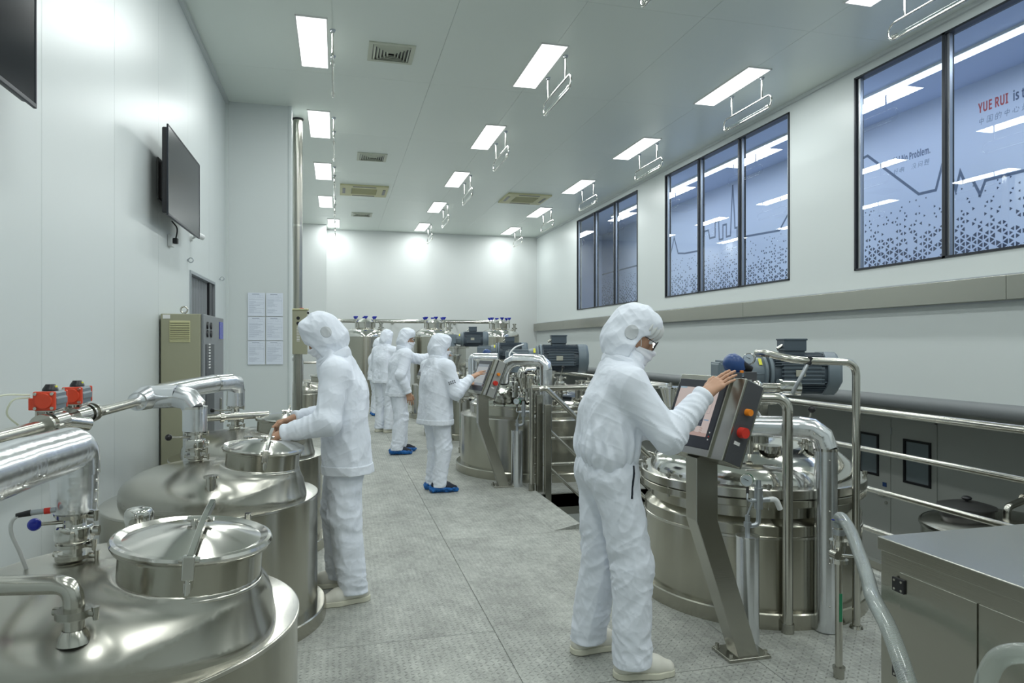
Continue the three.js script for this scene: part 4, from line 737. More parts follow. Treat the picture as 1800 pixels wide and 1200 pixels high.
// gear motor: gearbox, bell, finned motor, cowl, terminal box; axis along +x
let motorProto;
function motor(label, pos, turn, s) {
  if (motorProto) { const o = copy(motorProto, 'gear_motor', label, pos, turn); o.scale.setScalar(s); return o; }
  const t = motorProto = thing('gear_motor', label, 'motor', pos, turn, 'blue-grey mixer drive motors over the tanks'); t.scale.setScalar(s);
  part(t, 'gearbox', [bx(0.23, 0.155, 0.17, -0.30, -0.005, 0, 0.014), bx(0.20, 0.02, 0.15, -0.285, 0.082, 0, 0.004), bx(0.012, 0.175, 0.18, -0.405, -0.01, 0, 0.004), cy(v(-0.28, -0.02, 0), v(-0.28, -0.14, 0), 0.085, 0.095, 28)], M.motorLight);
  part(t, 'bell_housing', [la([[0.078, -0.20], [0.090, -0.185], [0.104, -0.15], [0.108, -0.105], [0.132, -0.10], [0.132, -0.082], [0.114, -0.08], [0.108, -0.06], [0.02, -0.06]], 36).rotateZ(-Math.PI / 2), bx(0.10, 0.008, 0.22, -0.15, 0.0, 0, 0.002)], M.motorLight);
  part(t, 'motor_flange', la([[0.05, -0.070], [0.146, -0.070], [0.146, -0.050], [0.134, -0.042], [0.05, -0.04]], 36).rotateZ(-Math.PI / 2), M.motorLight);
  part(t, 'motor_body', cy(v(-0.05, 0, 0), v(0.335, 0, 0), 0.124, 0.124, 36), M.motor);
  const fins = []; for (let i = 0; i < 44; i++) { const a = i / 44 * TAU; if (Math.abs(Math.sin(a)) > 0.94 && Math.sin(a) > 0) continue; const g = bo(0.355, 0.022, 0.0045, 0.145, 0.133, 0); g.rotateX(a); fins.push(g); }
  part(t, 'cooling_fins', fins, M.motor).userData.kind = 'stuff';
  part(t, 'fan_cowl', [la([[0.001, 0.432], [0.11, 0.432], [0.140, 0.425], [0.160, 0.40], [0.160, 0.325], [0.148, 0.320]], 8).rotateZ(-Math.PI / 2).rotateX(Math.PI / 8)], M.motorLight);
  part(t, 'name_plate_pad', bx(0.26, 0.13, 0.012, 0.145, 0.0, 0.138, 0.002), M.motor);
  for (let i = 0; i < 6; i++) part(t, 'side_fin', bx(0.29, 0.005, 0.012, 0.145, -0.066 + i * 0.0265, 0.147, 0.001), M.motorLight);
  part(t, 'name_plate', bx(0.066, 0.044, 0.004, 0.125, 0.005, 0.155, 0.001), std({ color: lin(0.5, 0.5, 0.42), roughness: 0.4, metalness: 0.4 }));
  part(t, 'terminal_box', [bx(0.155, 0.082, 0.13, 0.13, 0.195, 0, 0.006), bx(0.165, 0.012, 0.14, 0.13, 0.235, 0, 0.003), bx(0.14, 0.03, 0.11, 0.13, 0.14, 0, 0.003)], M.motor);
  part(t, 'cable_gland', cy(v(0.06, 0.195, 0.02), v(0.02, 0.17, 0.02), 0.012, 0.012, 12), M.steel);
  part(t, 'yellow_tag', bx(0.022, 0.05, 0.004, -0.125, 0.055, 0.09, 0.001).rotateX(-0.55).translate(0, -0.012, 0.035), M.yellow);
  return t;
}
// small reusable fittings
function gauge(parent, at, r, dir) { // dial gauge with a stem below, facing dir
  const d = v(...dir).normalize(), b = at.clone().addScaledVector(d, -0.018), f = at.clone().addScaledVector(d, 0.006);
  const c = part(parent, 'gauge_case', [cy(b, f, r, r, 28), cy(f, f.clone().addScaledVector(d, 0.004), r * 1.08, r * 1.02, 28)], M.polish);
  part(c, 'dial_face', cy(f.clone().addScaledVector(d, 0.003), f.clone().addScaledVector(d, 0.0055), r * 0.90, r * 0.90, 28), std({ color: lin(0.55, 0.62, 0.66), roughness: 0.25 }));
  const nd = new V3().crossVectors(d, v(0, 1, 0)).normalize(); part(c, 'needle', cy(f.clone().addScaledVector(d, 0.007).addScaledVector(nd, -r * 0.3), f.clone().addScaledVector(d, 0.007).addScaledVector(nd, r * 0.5).addScaledVector(v(0, 1, 0), r * 0.4), 0.0015, 0.0008, 6), M.black);
}
function sightLamp(label, pos, turn, s) {
  const t = thing('sight_lamp', label, 'lamp', pos, turn, 'blue sight-glass lamps on the reactors'); t.scale.setScalar(s);
  part(t, 'stem', cy(v(0, -0.42, 0), v(0, -0.05, 0), 0.02, 0.02, 16), M.steel);
  const h = la([[0.001, 0.075], [0.03, 0.072], [0.052, 0.055], [0.064, 0.022], [0.068, -0.02], [0.060, -0.045], [0.03, -0.05], [0.001, -0.05]], 32); h.rotateZ(0.75);
  part(t, 'housing', h, M.lampBlue);
  part(t, 'black_nose', [cy(v(0.03, 0.0, 0.03), v(0.095, -0.028, 0.035), 0.034, 0.024, 20)], M.black);
  part(t, 'orange_tab', bx(0.024, 0.018, 0.012, 0.01, -0.04, 0.066, 0.004), M.orange);
  part(t, 'cradle', [bx(0.16, 0.012, 0.10, 0.02, -0.078, 0.02, 0.004), bx(0.075, 0.055, 0.008, -0.035, -0.072, 0.078, 0.006), bx(0.09, 0.06, 0.008, 0.065, -0.07, 0.078, 0.006)], M.panelGrey);
  return t;
}
function funnel(label, pos, s = 1) {
  const t = thing('sight_funnel', label, 'funnel', pos, 0, 'stainless hoppers on the reactors'); t.scale.setScalar(s);
  part(t, 'hopper', la([[0.036, 0], [0.040, 0.015], [0.066, 0.105], [0.070, 0.115], [0.078, 0.117], [0.078, 0.125], [0.068, 0.127], [0.001, 0.130]], 32), M.polish);
  part(t, 'lid_knob', cy(v(0, 0.128, 0), v(0, 0.15, 0), 0.008), M.steel);
  part(t, 'neck', [cy(v(0, -0.26, 0), v(0, 0, 0), 0.028, 0.030, 24), cy(v(0, -0.05, 0), v(0, -0.03, 0), 0.055, 0.055, 28), cy(v(0, -0.12, 0), v(0, -0.105, 0), 0.05, 0.05, 28)], M.steel);
  return t;
}
const screenTex = canvas(512, 400, (c, w, h) => {
  c.fillStyle = '#ead9d3'; c.fillRect(0, 0, w, h); c.fillStyle = '#b9d4e4'; c.fillRect(0, 0, 90, 14); c.fillStyle = '#d7b8ae'; c.fillRect(0, h - 30, w, 30);
  c.fillStyle = '#3f4450'; c.fillRect(190, 120, 230, 200); c.strokeStyle = '#9aa2ae'; c.lineWidth = 2;
  for (let i = 0; i < 7; i++) { c.beginPath(); c.moveTo(190, 120 + i * 33); c.lineTo(420, 120 + i * 33); c.stroke(); } for (let i = 0; i < 8; i++) { c.beginPath(); c.moveTo(190 + i * 33, 120); c.lineTo(190 + i * 33, 320); c.stroke(); }
  c.fillStyle = '#8fb3d8'; c.fillRect(430, 260, 60, 8); c.fillStyle = '#8b8df0'; c.fillRect(270, 338, 36, 16); c.fillStyle = '#c9a99c'; for (let i = 0; i < 5; i++) for (let j = 0; j < 3; j++) c.fillRect(70 + i * 85, 330 + j * 17, 34, 6);
  c.strokeStyle = '#a08f98'; c.strokeRect(440, 90, 34, 120); c.strokeRect(448, 70, 18, 20);
});
const paleTex = canvas(256, 200, (c, w, h) => { c.fillStyle = '#c3c7c9'; c.fillRect(0, 0, w, h); c.fillStyle = '#9aa3ab'; c.fillRect(0, 0, w, 26); c.fillRect(0, h - 24, w, 24); c.strokeStyle = '#adb3b8'; for (let i = 0; i < 5; i++) c.strokeRect(20, 40 + i * 26, 216, 20); });
function operatorPanel(label, pos, pale) {
  const t = thing('operator_panel', label, 'control panel', pos, 0, 'operator touch panels on leaning posts');
  part(t, 'base_plate', bx(0.23, 0.016, 0.17, 0, 0.008, 0, 0.003), M.satin);
  for (const [x, z] of [[-0.095, -0.065], [0.095, -0.065], [-0.095, 0.065], [0.095, 0.065]]) part(t, 'anchor_bolt', [cy(v(x, 0.016, z), v(x, 0.036, z), 0.010, 0.010, 6), cy(v(x, 0.016, z), v(x, 0.019, z), 0.016, 0.016, 14)], M.steel);
  part(t, 'leaning_post', extr([[-0.055, 0.016], [0.05, 0.016], [-0.175, 0.69], [-0.178, 1.04], [-0.285, 1.00], [-0.285, 0.70]], 0.10, 0.003).translate(0, 0, -0.03), M.satin);
  const w = v(0.198, 0, 0.98).normalize(), n = v(-0.98 * 0.927, 0.375, 0.198 * 0.927).normalize(), u = new V3().crossVectors(n, w).normalize();
  const c = v(-0.226, 1.205, 0.0).addScaledVector(n, -0.065), m4 = new THREE.Matrix4().makeBasis(w, u, n).setPosition(c), put = (g) => [].concat(g).map((k) => k.applyMatrix4(m4));
  part(t, 'enclosure', put([bx(0.444, 0.405, 0.118, 0, 0, 0, 0.005), bx(0.36, 0.405, 0.014, -0.042, 0, 0.064, 0.003)]), M.satin);
  const bz = part(t, 'bezel', put(bx(0.345, 0.345, 0.006, -0.042, 0.004, 0.072, 0.003)), M.bezel);
  const sc = new THREE.PlaneGeometry(0.285, 0.245); sc.translate(-0.05, 0.012, 0.0757);
  part(bz, 'touch_screen', put(sc), std({ color: lin(0.10, 0.10, 0.10), map: pale ? paleTex : screenTex, emissive: lin(1, 1, 1), emissiveMap: pale ? paleTex : screenTex, emissiveIntensity: 0.62, roughness: 0.25 }));
  for (const [y, mt] of [[-0.085, M.white], [-0.105, M.red], [-0.12, M.white]]) part(bz, 'status_light', put(cy(v(0.112, y, 0.074), v(0.112, y, 0.077), 0.004, 0.004, 10)), mt);
  part(t, 'grey_side', put(bx(0.004, 0.395, 0.10, 0.2235, 0, -0.006, 0.001)), pale ? M.paleGrey : M.panelGrey); if (pale) for (const z of [-0.048, 0.044]) part(t, 'dark_joint', put(bx(0.003, 0.395, 0.008, 0.2252, 0, z, 0.001)), M.bezel);
  part(t, 'rear_door', put(bx(0.446, 0.41, 0.016, 0, 0, -0.062, 0.004)), M.satin);
  const btn = (y, r, mt, nm, len) => { const b = part(t, nm, put(cy(v(0.224, y, 0.0), v(0.224 + len, y, 0.0), r, r * 0.96, 24)), mt); part(b, 'chrome_ring', put(cy(v(0.2225, y, 0.0), v(0.233, y, 0.0), r * 0.98, r * 0.8, 24)), M.polish); };
  btn(0.055, 0.0165, M.orange, 'orange_button', 0.028); btn(-0.045, 0.0255, M.red, 'emergency_stop', 0.034);
  part(t, 'white_label', put(bx(0.002, 0.016, 0.036, 0.2262, -0.10, 0.004, 0.0005)), M.white);
  return t;
}
// vessel bodies
function reactor(label, pos, prof) {
  const t = thing('reactor', label, 'tank', pos, 0, 'large stainless reactors on the right');
  for (const [nm, pr, mt] of prof) part(t, nm, la(pr, 96), mt);
  return t;
}
{ // R1, the nearest reactor
  const R = reactor('nearest large stainless reactor on the right, behind the touch panel', [2.56, 0, 3.87], [
    ['base_ring', [[0.64, 0], [0.69, 0], [0.69, 0.08], [0.684, 0.087], [0.645, 0.09]], M.brushed],
    ['shell', [[0.652, 0.085], [0.652, 0.545], [0.648, 0.555], [0.612, 0.585], [0.612, 0.70]], M.brushed],
    ['weld_band', [[0.6525, 0.475], [0.657, 0.478], [0.657, 0.492], [0.6525, 0.495]], M.steel],
    ['lower_flange', [[0.61, 0.655], [0.672, 0.655], [0.676, 0.66], [0.676, 0.694], [0.672, 0.698], [0.61, 0.698]], M.brushed],
    ['gasket', [[0.60, 0.697], [0.665, 0.697], [0.665, 0.705], [0.60, 0.705]], M.black],
    ['upper_flange', [[0.60, 0.704], [0.676, 0.704], [0.68, 0.708], [0.68, 0.752], [0.674, 0.758], [0.612, 0.760]], M.steel],
    ['dome', [[0.615, 0.758], [0.612, 0.79], [0.585, 0.845], [0.52, 0.895], [0.40, 0.940], [0.25, 0.968], [0.12, 0.978], [0.001, 0.98]], M.polish],
    ['drive_column', [[0.15, 0.965], [0.15, 0.985], [0.12, 0.99], [0.12, 1.17], [0.17, 1.175], [0.17, 1.205], [0.11, 1.21], [0.11, 1.24]], M.steel]]);
  for (let i = 0; i < 14; i++) { const a = i / 14 * TAU + 0.2, d = v(Math.cos(a), 0, Math.sin(a)), p = d.clone().multiplyScalar(0.668); part(R, 'flange_clamp', [cy(p.clone().setY(0.645), p.clone().setY(0.785), 0.008, 0.008, 10), cy(p.clone().setY(0.765), p.clone().setY(0.785), 0.015, 0.015, 6)], M.satin); }
  for (const [x, z, h, r] of [[-0.36, 0.12, 0.09, 0.03], [-0.40, -0.16, 0.06, 0.045], [0.15, 0.42, 0.08, 0.03], [-0.12, 0.40, 0.07, 0.04], [0.30, 0.22, 0.1, 0.025]]) {
    const y = 0.98 - 0.09 * (x * x + z * z) / 0.16; part(R, 'nozzle', [cy(v(x, y - 0.08, z), v(x, y + h, z), r, r, 24), cy(v(x, y + h - 0.014, z), v(x, y + h + 0.012, z), r * 1.55, r * 1.55, 28)], M.steel);
  }
  motor('large grey-blue gear motor lying on top of the nearest right reactor', [2.715, 1.365, 3.83], -0.22, 0.92);
  operatorPanel('touch panel with pink screen that the person in front is touching', [1.963, 0, 3.03]);
  sightLamp('blue lamp housing in a black cradle just behind the front touch panel', [2.225, 1.430, 3.50], 0, 0.9);
  funnel('stainless hopper with a flat lid beside the front touch panel', [2.03, 1.16, 3.90]);
  // clad duct, bare riser, hand-rail loop
  const d = thing('clad_duct', 'upright aluminium clad duct with a segmented elbow beside the nearest right reactor', 'duct', [0, 0, 0]);
  part(d, 'upright', cy(P(2.567, 0.005, 3.16), P(2.567, 0.99, 3.16), 0.059, 0.059, 32), M.foilSmooth);
  part(d, 'elbow', [sweep([P(2.567, 0.985, 3.16), P(2.55, 1.05, 3.172), P(2.505, 1.090, 3.20), P(2.45, 1.097, 3.235)], 0.0605, 30)], M.foil);
  part(d, 'level_run', sweep([P(2.46, 1.097, 3.229), P(2.18, 1.092, 3.41)], 0.059, 30), M.foilSmooth);
  part(d, 'seam_band', [cy(P(2.567, 0.975, 3.16), P(2.567, 0.99, 3.16), 0.0625, 0.0625, 32)], M.polish);
  part(d, 'rivet', rivets([[2.545, 0.15, -3.104], [2.545, 0.38, -3.104], [2.545, 0.66, -3.104], [2.545, 0.93, -3.104], [2.50, 1.06, -3.12], [2.47, 1.07, -3.13]]), M.steel);
  const b = thing('bare_riser', 'bare stainless riser pipe with a bend and label in front of the nearest right reactor', 'pipe', [0, 0, 0]);
  part(b, 'pipe', pipe([P(2.35, 0.0, 3.19), P(2.35, 1.262, 3.19), P(2.13, 1.262, 3.27)], 0.0275, 0.075, 22), M.steel);
  part(b, 'base_sleeve', cy(P(2.35, 0, 3.19), P(2.35, 0.05, 3.19), 0.034, 0.034, 22), M.satin);
  part(b, 'clamp', clampGeo(P(2.165, 1.262, 3.257), P(2.145, 1.262, 3.265), 0.046), M.polish);
  part(b, 'white_label', along(new THREE.CylinderGeometry(0.0285, 0.0285, 0.05, 14, 1, true, 2.4, 1.3), P(2.26, 1.262, 3.223), P(2.215, 1.262, 3.239)), M.plastic);
  const h = thing('vent_loop', 'bent stainless tube loop standing right of the nearest reactor and crossing its motor', 'pipe', [0, 0, 0]);
  part(h, 'tube', pipe([P(2.753, 0, 3.15), P(2.753, 1.452, 3.15), P(2.42, 1.463, 3.22), P(2.34, 1.50, 3.36), P(2.34, 1.50, 3.45)], 0.0205, 0.075, 18), M.steel);
  part(h, 'floor_flange', cy(P(2.753, 0, 3.15), P(2.753, 0.014, 3.15), 0.036, 0.03, 20), M.satin);
  const bh = thing('braided_hose', 'short braided steel hose hanging from the tube loop', 'hose', [0, 0, 0]);
  part(bh, 'hose', curve([P(2.49, 1.455, 3.20), P(2.465, 1.41, 3.20), P(2.43, 1.34, 3.21), P(2.415, 1.28, 3.24)], 0.011), M.alu);
  part(bh, 'black_collar', cy(P(2.50, 1.478, 3.20), P(2.485, 1.438, 3.20), 0.017, 0.016, 16), M.black);
  const ac = thing('valve_cluster', 'cluster of polished sanitary valves behind the front touch panel', 'valve', [0, 0, 0]);
  part(ac, 'actuator_head', [cy(P(2.43, 1.305, 3.36), P(2.53, 1.302, 3.33), 0.042, 0.042, 28), cy(P(2.415, 1.306, 3.365), P(2.43, 1.305, 3.36), 0.05, 0.05, 28)], M.polish);
  part(ac, 'valve_body', [cy(P(2.24, 1.308, 3.42), P(2.42, 1.305, 3.365), 0.026, 0.026, 22), sph(2.30, 1.308, -3.40, 0.04, 1, 1, 1, 20, 14)], M.steel);
  part(ac, 'clamp', clampGeo(P(2.255, 1.308, 3.415), P(2.272, 1.308, 3.408), 0.047), M.polish);
  part(ac, 'upright', [cy(P(2.27, 0.93, 3.42), P(2.27, 1.30, 3.42), 0.022, 0.022, 18), cy(P(2.27, 1.30, 3.42), P(2.27, 1.33, 3.42), 0.03, 0.03, 20)], M.steel);
  part(ac, 'canister', [cy(P(2.30, 1.0, 3.36), P(2.30, 1.085, 3.36), 0.043, 0.043, 26), cy(P(2.30, 1.085, 3.36), P(2.30, 1.12, 3.36), 0.030, 0.030, 24)], M.satin);
  part(ac, 'cable', curve([P(2.30, 1.12, 3.36), P(2.29, 1.16, 3.355), P(2.25, 1.19, 3.36), P(2.2, 1.20, 3.38)], 0.006), M.plastic);
  const g1 = thing('pressure_gauge', 'small dial gauge on a stem between blue lamp and motor', 'gauge', [2.335, 1.455, 3.52]);
  part(g1, 'stem', [cy(v(0, -0.50, 0), v(0, -0.02, 0), 0.010, 0.010, 14), cy(v(0, -0.115, 0), v(0, -0.098, 0), 0.036, 0.036, 24), cy(v(0, -0.09, 0), v(0, -0.06, 0), 0.016, 0.016, 16)], M.steel);
  gauge(g1, v(0, 0.01, 0), 0.032, [-0.75, 0.05, 0.65]); part(g1, 'black_back', cy(v(0.008, 0.01, -0.006), v(0.028, 0.008, -0.024), 0.032, 0.026, 24), M.black);
  const lv = thing('ball_lever', 'black ball lever sticking up behind the right clad elbow', 'valve', [2.80, 0.88, 3.62]);
  part(lv, 'valve_body', [cy(v(0, 0, 0), v(0, 0.14, 0), 0.028, 0.028, 20), cy(v(0, 0.09, 0), v(0, 0.11, 0), 0.045, 0.045, 24)], M.steel); const l2 = part(lv, 'lever', cy(v(0, 0.13, 0), v(0.02, 0.255, 0.02), 0.007, 0.007, 12), M.steel); part(l2, 'ball_knob', sph(0.022, 0.27, 0.021, 0.022), M.black);
  // condensate trap with gauge and relief valve
  const tr = thing('steam_trap', 'upright foil clad cylinder with gauge and relief valve before the nearest right reactor', 'pipe fitting', [2.073, 0, 3.14], 0, 'clad condensate cylinders before the reactors');
  part(tr, 'clad_cylinder', [cy(v(0, 0.0, 0), v(0, 0.553, 0), 0.0585, 0.0585, 36)], M.foilSmooth); part(tr, 'top_cap', la([[0.0605, 0.548], [0.0605, 0.556], [0.02, 0.562], [0.001, 0.562]], 36), M.foil);
  part(tr, 'riser', [cy(v(0.0, 0.55, 0), v(0.0, 0.66, 0), 0.013, 0.013, 16), cy(v(0, 0.60, 0), v(0, 0.625, 0), 0.02, 0.02, 8)], M.alu);
  part(tr, 'elbow_pipe', pipe([v(0.0, 0.605, 0), v(0.065, 0.605, 0), v(0.065, 0.72, 0)], 0.0125, 0.035, 16), M.alu);
  part(tr, 'relief_valve', [cy(v(0.065, 0.69, 0), v(0.065, 0.80, 0), 0.022, 0.022, 20), cy(v(0.065, 0.80, 0), v(0.065, 0.84, 0), 0.015, 0.012, 16), cy(v(0.065, 0.735, 0), v(0.125, 0.735, 0), 0.015, 0.015, 16), cy(v(0.02, 0.735, 0), v(0.065, 0.735, 0), 0.012, 0.012, 14)], M.alu);
  part(tr, 'outlet_spout', pipe([v(0.12, 0.735, 0), v(0.17, 0.735, 0), v(0.195, 0.68, 0)], 0.0145, 0.03, 16), M.plastic);
  part(tr, 'syphon', curve([v(0, 0.66, 0), v(0.012, 0.69, 0), v(0.02, 0.73, 0.01), v(-0.01, 0.745, 0.015), v(0.0, 0.78, 0)], 0.005), M.alu); part(tr, 'gauge_stem', cy(v(0, 0.77, 0), v(0, 0.815, 0), 0.008, 0.008, 8), M.darkmetal);
  gauge(tr, v(-0.005, 0.842, 0), 0.031, [-0.6, 0, 0.8]);
  part(tr, 'green_rim', cy(v(0.010, 0.842, -0.016), v(0.018, 0.842, -0.026), 0.032, 0.030, 24), M.green);
  copy(tr, 'steam_trap', 'upright foil clad cylinder with red labels before the second right reactor', [1.91, 0, 7.22]).scale.setScalar(1.1);
  // product pole with valve and hose
  const po = thing('supply_pole', 'thin stainless standpipe with a lever valve and a green label by the steel cabinet', 'pipe', [2.264, 0, 2.70]);
  part(po, 'pipe', cy(v(0, 0, 0), v(0, 0.56, 0), 0.0165, 0.0165, 20), M.steel); part(po, 'base_sleeve', [cy(v(0, 0, 0), v(0, 0.045, 0), 0.024, 0.024, 20), cy(v(0, 0.04, 0), v(0, 0.052, 0), 0.028, 0.028, 20)], M.satin);
  part(po, 'valve_body', [cy(v(0, 0.55, 0), v(0, 0.625, 0), 0.029, 0.029, 22), cy(v(0, 0.535, 0), v(0, 0.552, 0), 0.040, 0.040, 24), cy(v(0, 0.622, 0), v(0, 0.64, 0), 0.042, 0.042, 24)], M.polish);
  const lb = part(po, 'lever', cy(v(-0.06, 0.585, 0.03), v(0.08, 0.565, 0.03), 0.007, 0.007, 12), M.steel); part(lb, 'hub', cy(v(-0.045, 0.585, 0.01), v(-0.045, 0.585, 0.05), 0.02, 0.02, 16), M.steel); part(lb, 'black_grip', sph(0.095, 0.563, 0.03, 0.017), M.black);
  part(po, 'hose_barb', [cy(v(0, 0.64, 0), v(0, 0.73, 0), 0.023, 0.021, 20)], M.steel); part(po, 'clip', [cy(v(0, 0.665, 0), v(0, 0.69, 0), 0.0275, 0.0275, 20)], M.alu);
  part(po, 'green_label', bx(0.016, 0.13, 0.002, -0.004, 0.33, 0.0172, 0.0005), M.green);
  const ho = thing('clear_hose', 'translucent braided hose arching from the standpipe down along the steel cabinet', 'hose', [0, 0, 0]);
  const hp = new THREE.CatmullRomCurve3([P(2.264, 0.70, 2.70), P(2.262, 0.735, 2.70), P(2.243, 0.755, 2.66), P(2.19, 0.742, 2.55), P(2.04, 0.712, 2.32), P(1.875, 0.70, 2.09), P(1.745, 0.70, 1.92), P(1.66, 0.665, 1.76), P(1.582, 0.583, 1.61), P(1.53, 0.44, 1.48), P(1.52, 0.2, 1.40)]).getPoints(140);
  part(ho, 'tube', sweep(hp, (k) => 0.0255, 22, false), M.hose);
  const spir = []; for (let i = 0; i < 3000; i++) { const k = i / 3000 * 139, j = Math.floor(k), p = hp[j].clone().lerp(hp[Math.min(j + 1, 139)], k - j), tt = hp[Math.min(j + 1, 139)].clone().sub(hp[j]).normalize(), uu = new V3().crossVectors(tt, v(0.3, 0.1, 1)).normalize(), ww = new V3().crossVectors(tt, uu); const a = i * 0.6; spir.push(p.addScaledVector(uu, Math.cos(a) * 0.0245).addScaledVector(ww, Math.sin(a) * 0.0245)); }
  part(ho, 'reinforcing_spiral', sweep(spir, 0.0005, 4, false), M.alu);
  part(ho, 'blue_tie', (() => { const g = new THREE.TorusGeometry(0.0275, 0.003, 8, 24); g.rotateX(Math.PI / 2 - 0.2); return boxUV(g.translate(2.262, 0.735, -2.70)); })(), M.blue);
  const ho2 = thing('clear_hose', 'translucent hose loop at the bottom right corner of the picture', 'hose', [0, 0, 0]);
  const hq = new THREE.CatmullRomCurve3([P(1.50, 0.30, 1.35), P(1.56, 0.56, 1.36), P(1.585, 0.70, 1.37), P(1.60, 0.775, 1.34), P(1.63, 0.802, 1.28), P(1.66, 0.78, 1.20), P(1.68, 0.70, 1.12), P(1.70, 0.5, 1.05)]).getPoints(80);
  part(ho2, 'tube', sweep(hq, 0.024, 22, false), M.hose);
}
{ // steel cabinet at the bottom right
  const t = thing('steel_cabinet', 'brushed stainless cabinet with hinged doors in the bottom right corner', 'cabinet', [0, 0, 0]);
  part(t, 'carcass', bx(1.20, 0.84, 1.33, 2.385, 0.47, -1.265, 0.004), M.satin); part(t, 'top_plate', bx(1.215, 0.045, 1.345, 2.385, 0.8775, -1.265, 0.004), M.satin);
  for (const [a, b] of [[1.842, 1.565], [1.559, 1.10], [1.094, 0.64]]) part(t, 'door', bx(0.012, 0.70, Math.abs(a - b), 1.783, 0.458, -(a + b) / 2, 0.002), M.satin);
  for (const y of [0.765, 0.485]) { const hi = part(t, 'hinge', bx(0.010, 0.046, 0.05, 1.7745, y, -1.842, 0.003), M.black); for (const dy of [-0.014, 0.014]) for (const dz of [-0.014, 0.014]) part(hi, 'screw', cy(v(1.772, y + dy, -1.842 + dz), v(1.768, y + dy, -1.842 + dz), 0.005, 0.004, 10), M.steel); }
  for (const [x, z] of [[1.86, 1.85], [2.9, 1.85], [1.86, 0.68], [2.9, 0.68]]) part(t, 'foot', cy(P(x, 0, z), P(x, 0.06, z), 0.03, 0.03, 16), M.rubber);
}
{ // R2
  const prof = (r, top, col) => [
    ['base_ring', [[r - 0.03, 0], [r + 0.055, 0], [r + 0.055, 0.09], [r + 0.045, 0.10], [r - 0.02, 0.10]], M.brushed],
    ['shell', [[r, 0.095], [r, 0.685]], M.brushed],
    ['shoulder', [[r, 0.683], [r - 0.005, 0.695], [r - 0.11, 0.712], [r - 0.125, 0.712]], M.steel],
    ['upper_wall', [[r - 0.12, 0.705], [r - 0.12, 0.80], [r - 0.115, 0.805], [r - 0.115, 0.825], [r - 0.125, 0.83]], M.brushed],
    ['dome', [[r - 0.12, 0.825], [r - 0.18, 0.875], [r - 0.32, 0.925], [r - 0.5, 0.958], [0.25, 0.985], [0.001, 0.995]], M.polish],
    ['drive_column', [[0.26, 0.97], [0.26, 0.99], [0.21, 0.995], [0.21, top - 0.06], [0.28, top - 0.055], [0.28, top - 0.015], [0.15, top - 0.01], [0.15, top]], M.steel]];
  const addNozzles = (R, list) => { for (const [x, z, h, r] of list) { const y = 0.985 - 0.14 * (x * x + z * z); part(R, 'nozzle', [cy(v(x, y - 0.06, z), v(x, y + h, z), r, r, 22), cy(v(x, y + h - 0.02, z), v(x, y + h + 0.015, z), r * 1.5, r * 1.5, 26)], M.steel); } };
  const N = [[-0.50, 0.45, 0.12, 0.05], [-0.28, 0.62, 0.10, 0.07], [0.05, 0.70, 0.14, 0.045], [0.38, 0.55, 0.10, 0.06], [-0.65, 0.10, 0.1, 0.06], [0.62, 0.2, 0.12, 0.05]];
  const R2 = reactor('second large stainless reactor on the right, beyond the stair opening', [2.47, 0, 8.31], prof(0.98, 1.24)); addNozzles(R2, N);
  const R3 = reactor('third large stainless reactor on the right, behind the person at the panel', [2.45, 0, 11.65], prof(0.95, 1.30)); addNozzles(R3, N);
  const R4 = reactor('far right reactor with a tall drive column, near the back wall vessels', [2.50, 0, 14.6], prof(0.95, 1.52)); addNozzles(R4, N);
  motor('grey-blue gear motor on the second right reactor, between panel and front person', [2.55, 1.372, 8.22], -0.20, 1.22);
  motor('grey-blue gear motor half hidden behind the second reactor drive', [2.80, 1.43, 11.62], -0.20, 1.05);
  motor('highest grey-blue gear motor, above the heads beside the far back vessel', [2.70, 1.66, 14.5], -0.20, 1.12);
  operatorPanel('touch panel that the middle person with blue shoe covers is pressing', [1.76, 0, 7.26], true);
  operatorPanel('far touch panel with red button between the two middle people', [1.60, 0, 10.9], true);
  sightLamp('blue lamp housing on the third right reactor, left of its motor', [2.40, 1.40, 11.0], 0, 1.0);
  sightLamp('far small blue lamp beside the masked face of the distant person', [1.80, 1.40, 11.5], 0, 1.0);
  // valves and pipes on the second dome
  valve('lever_valve', 'upright lever valve with black ball, left of the second reactor dome', [2.02, 0.93, 7.74], 0.24, 0.036, M.black, [-1, 0.05, 0.3], undefined, 0.17);
  valve('lever_valve', 'lever valve with black ball in the middle of the second reactor dome', [2.26, 0.93, 7.60], 0.33, 0.036, M.black, [-0.9, 0.1, 0.4], undefined, 0.17);
  valve('lever_valve', 'lever valve with upright black ball before the second reactor column', [2.52, 0.90, 7.58], 0.28, 0.034, M.black, [0.15, 1, 0.3], undefined, 0.16);
  valve('lever_valve', 'small lever valve at the right of the second reactor dome', [2.85, 0.92, 7.75], 0.20, 0.034, M.black, [1, 0.2, 0.4], undefined, 0.15);
  funnel('stainless hopper on the third right reactor beside the middle person', [1.86, 1.18, 11.1], 1.6);
  const cone = thing('cone_pipe', 'tapering stainless outlet cone under a pipe bend on the second reactor', 'pipe', [0, 0, 0]);
  part(cone, 'cone', [cy(P(2.12, 0.96, 7.70), P(2.10, 1.16, 7.70), 0.025, 0.062, 26)], M.steel); part(cone, 'bend', sweep(bendPath([P(2.10, 1.155, 7.70), P(2.10, 1.235, 7.70), P(2.26, 1.235, 7.76)], 0.07), 0.058, 24), M.steel); part(cone, 'clamp', clampGeo(P(2.121, 0.95, 7.70), P(2.121, 0.975, 7.70), 0.05), M.polish);
  const mf = thing('manhole_cover', 'tilted round manhole on the left of the second reactor dome', 'hatch', [1.98, 0.955, 7.95]);
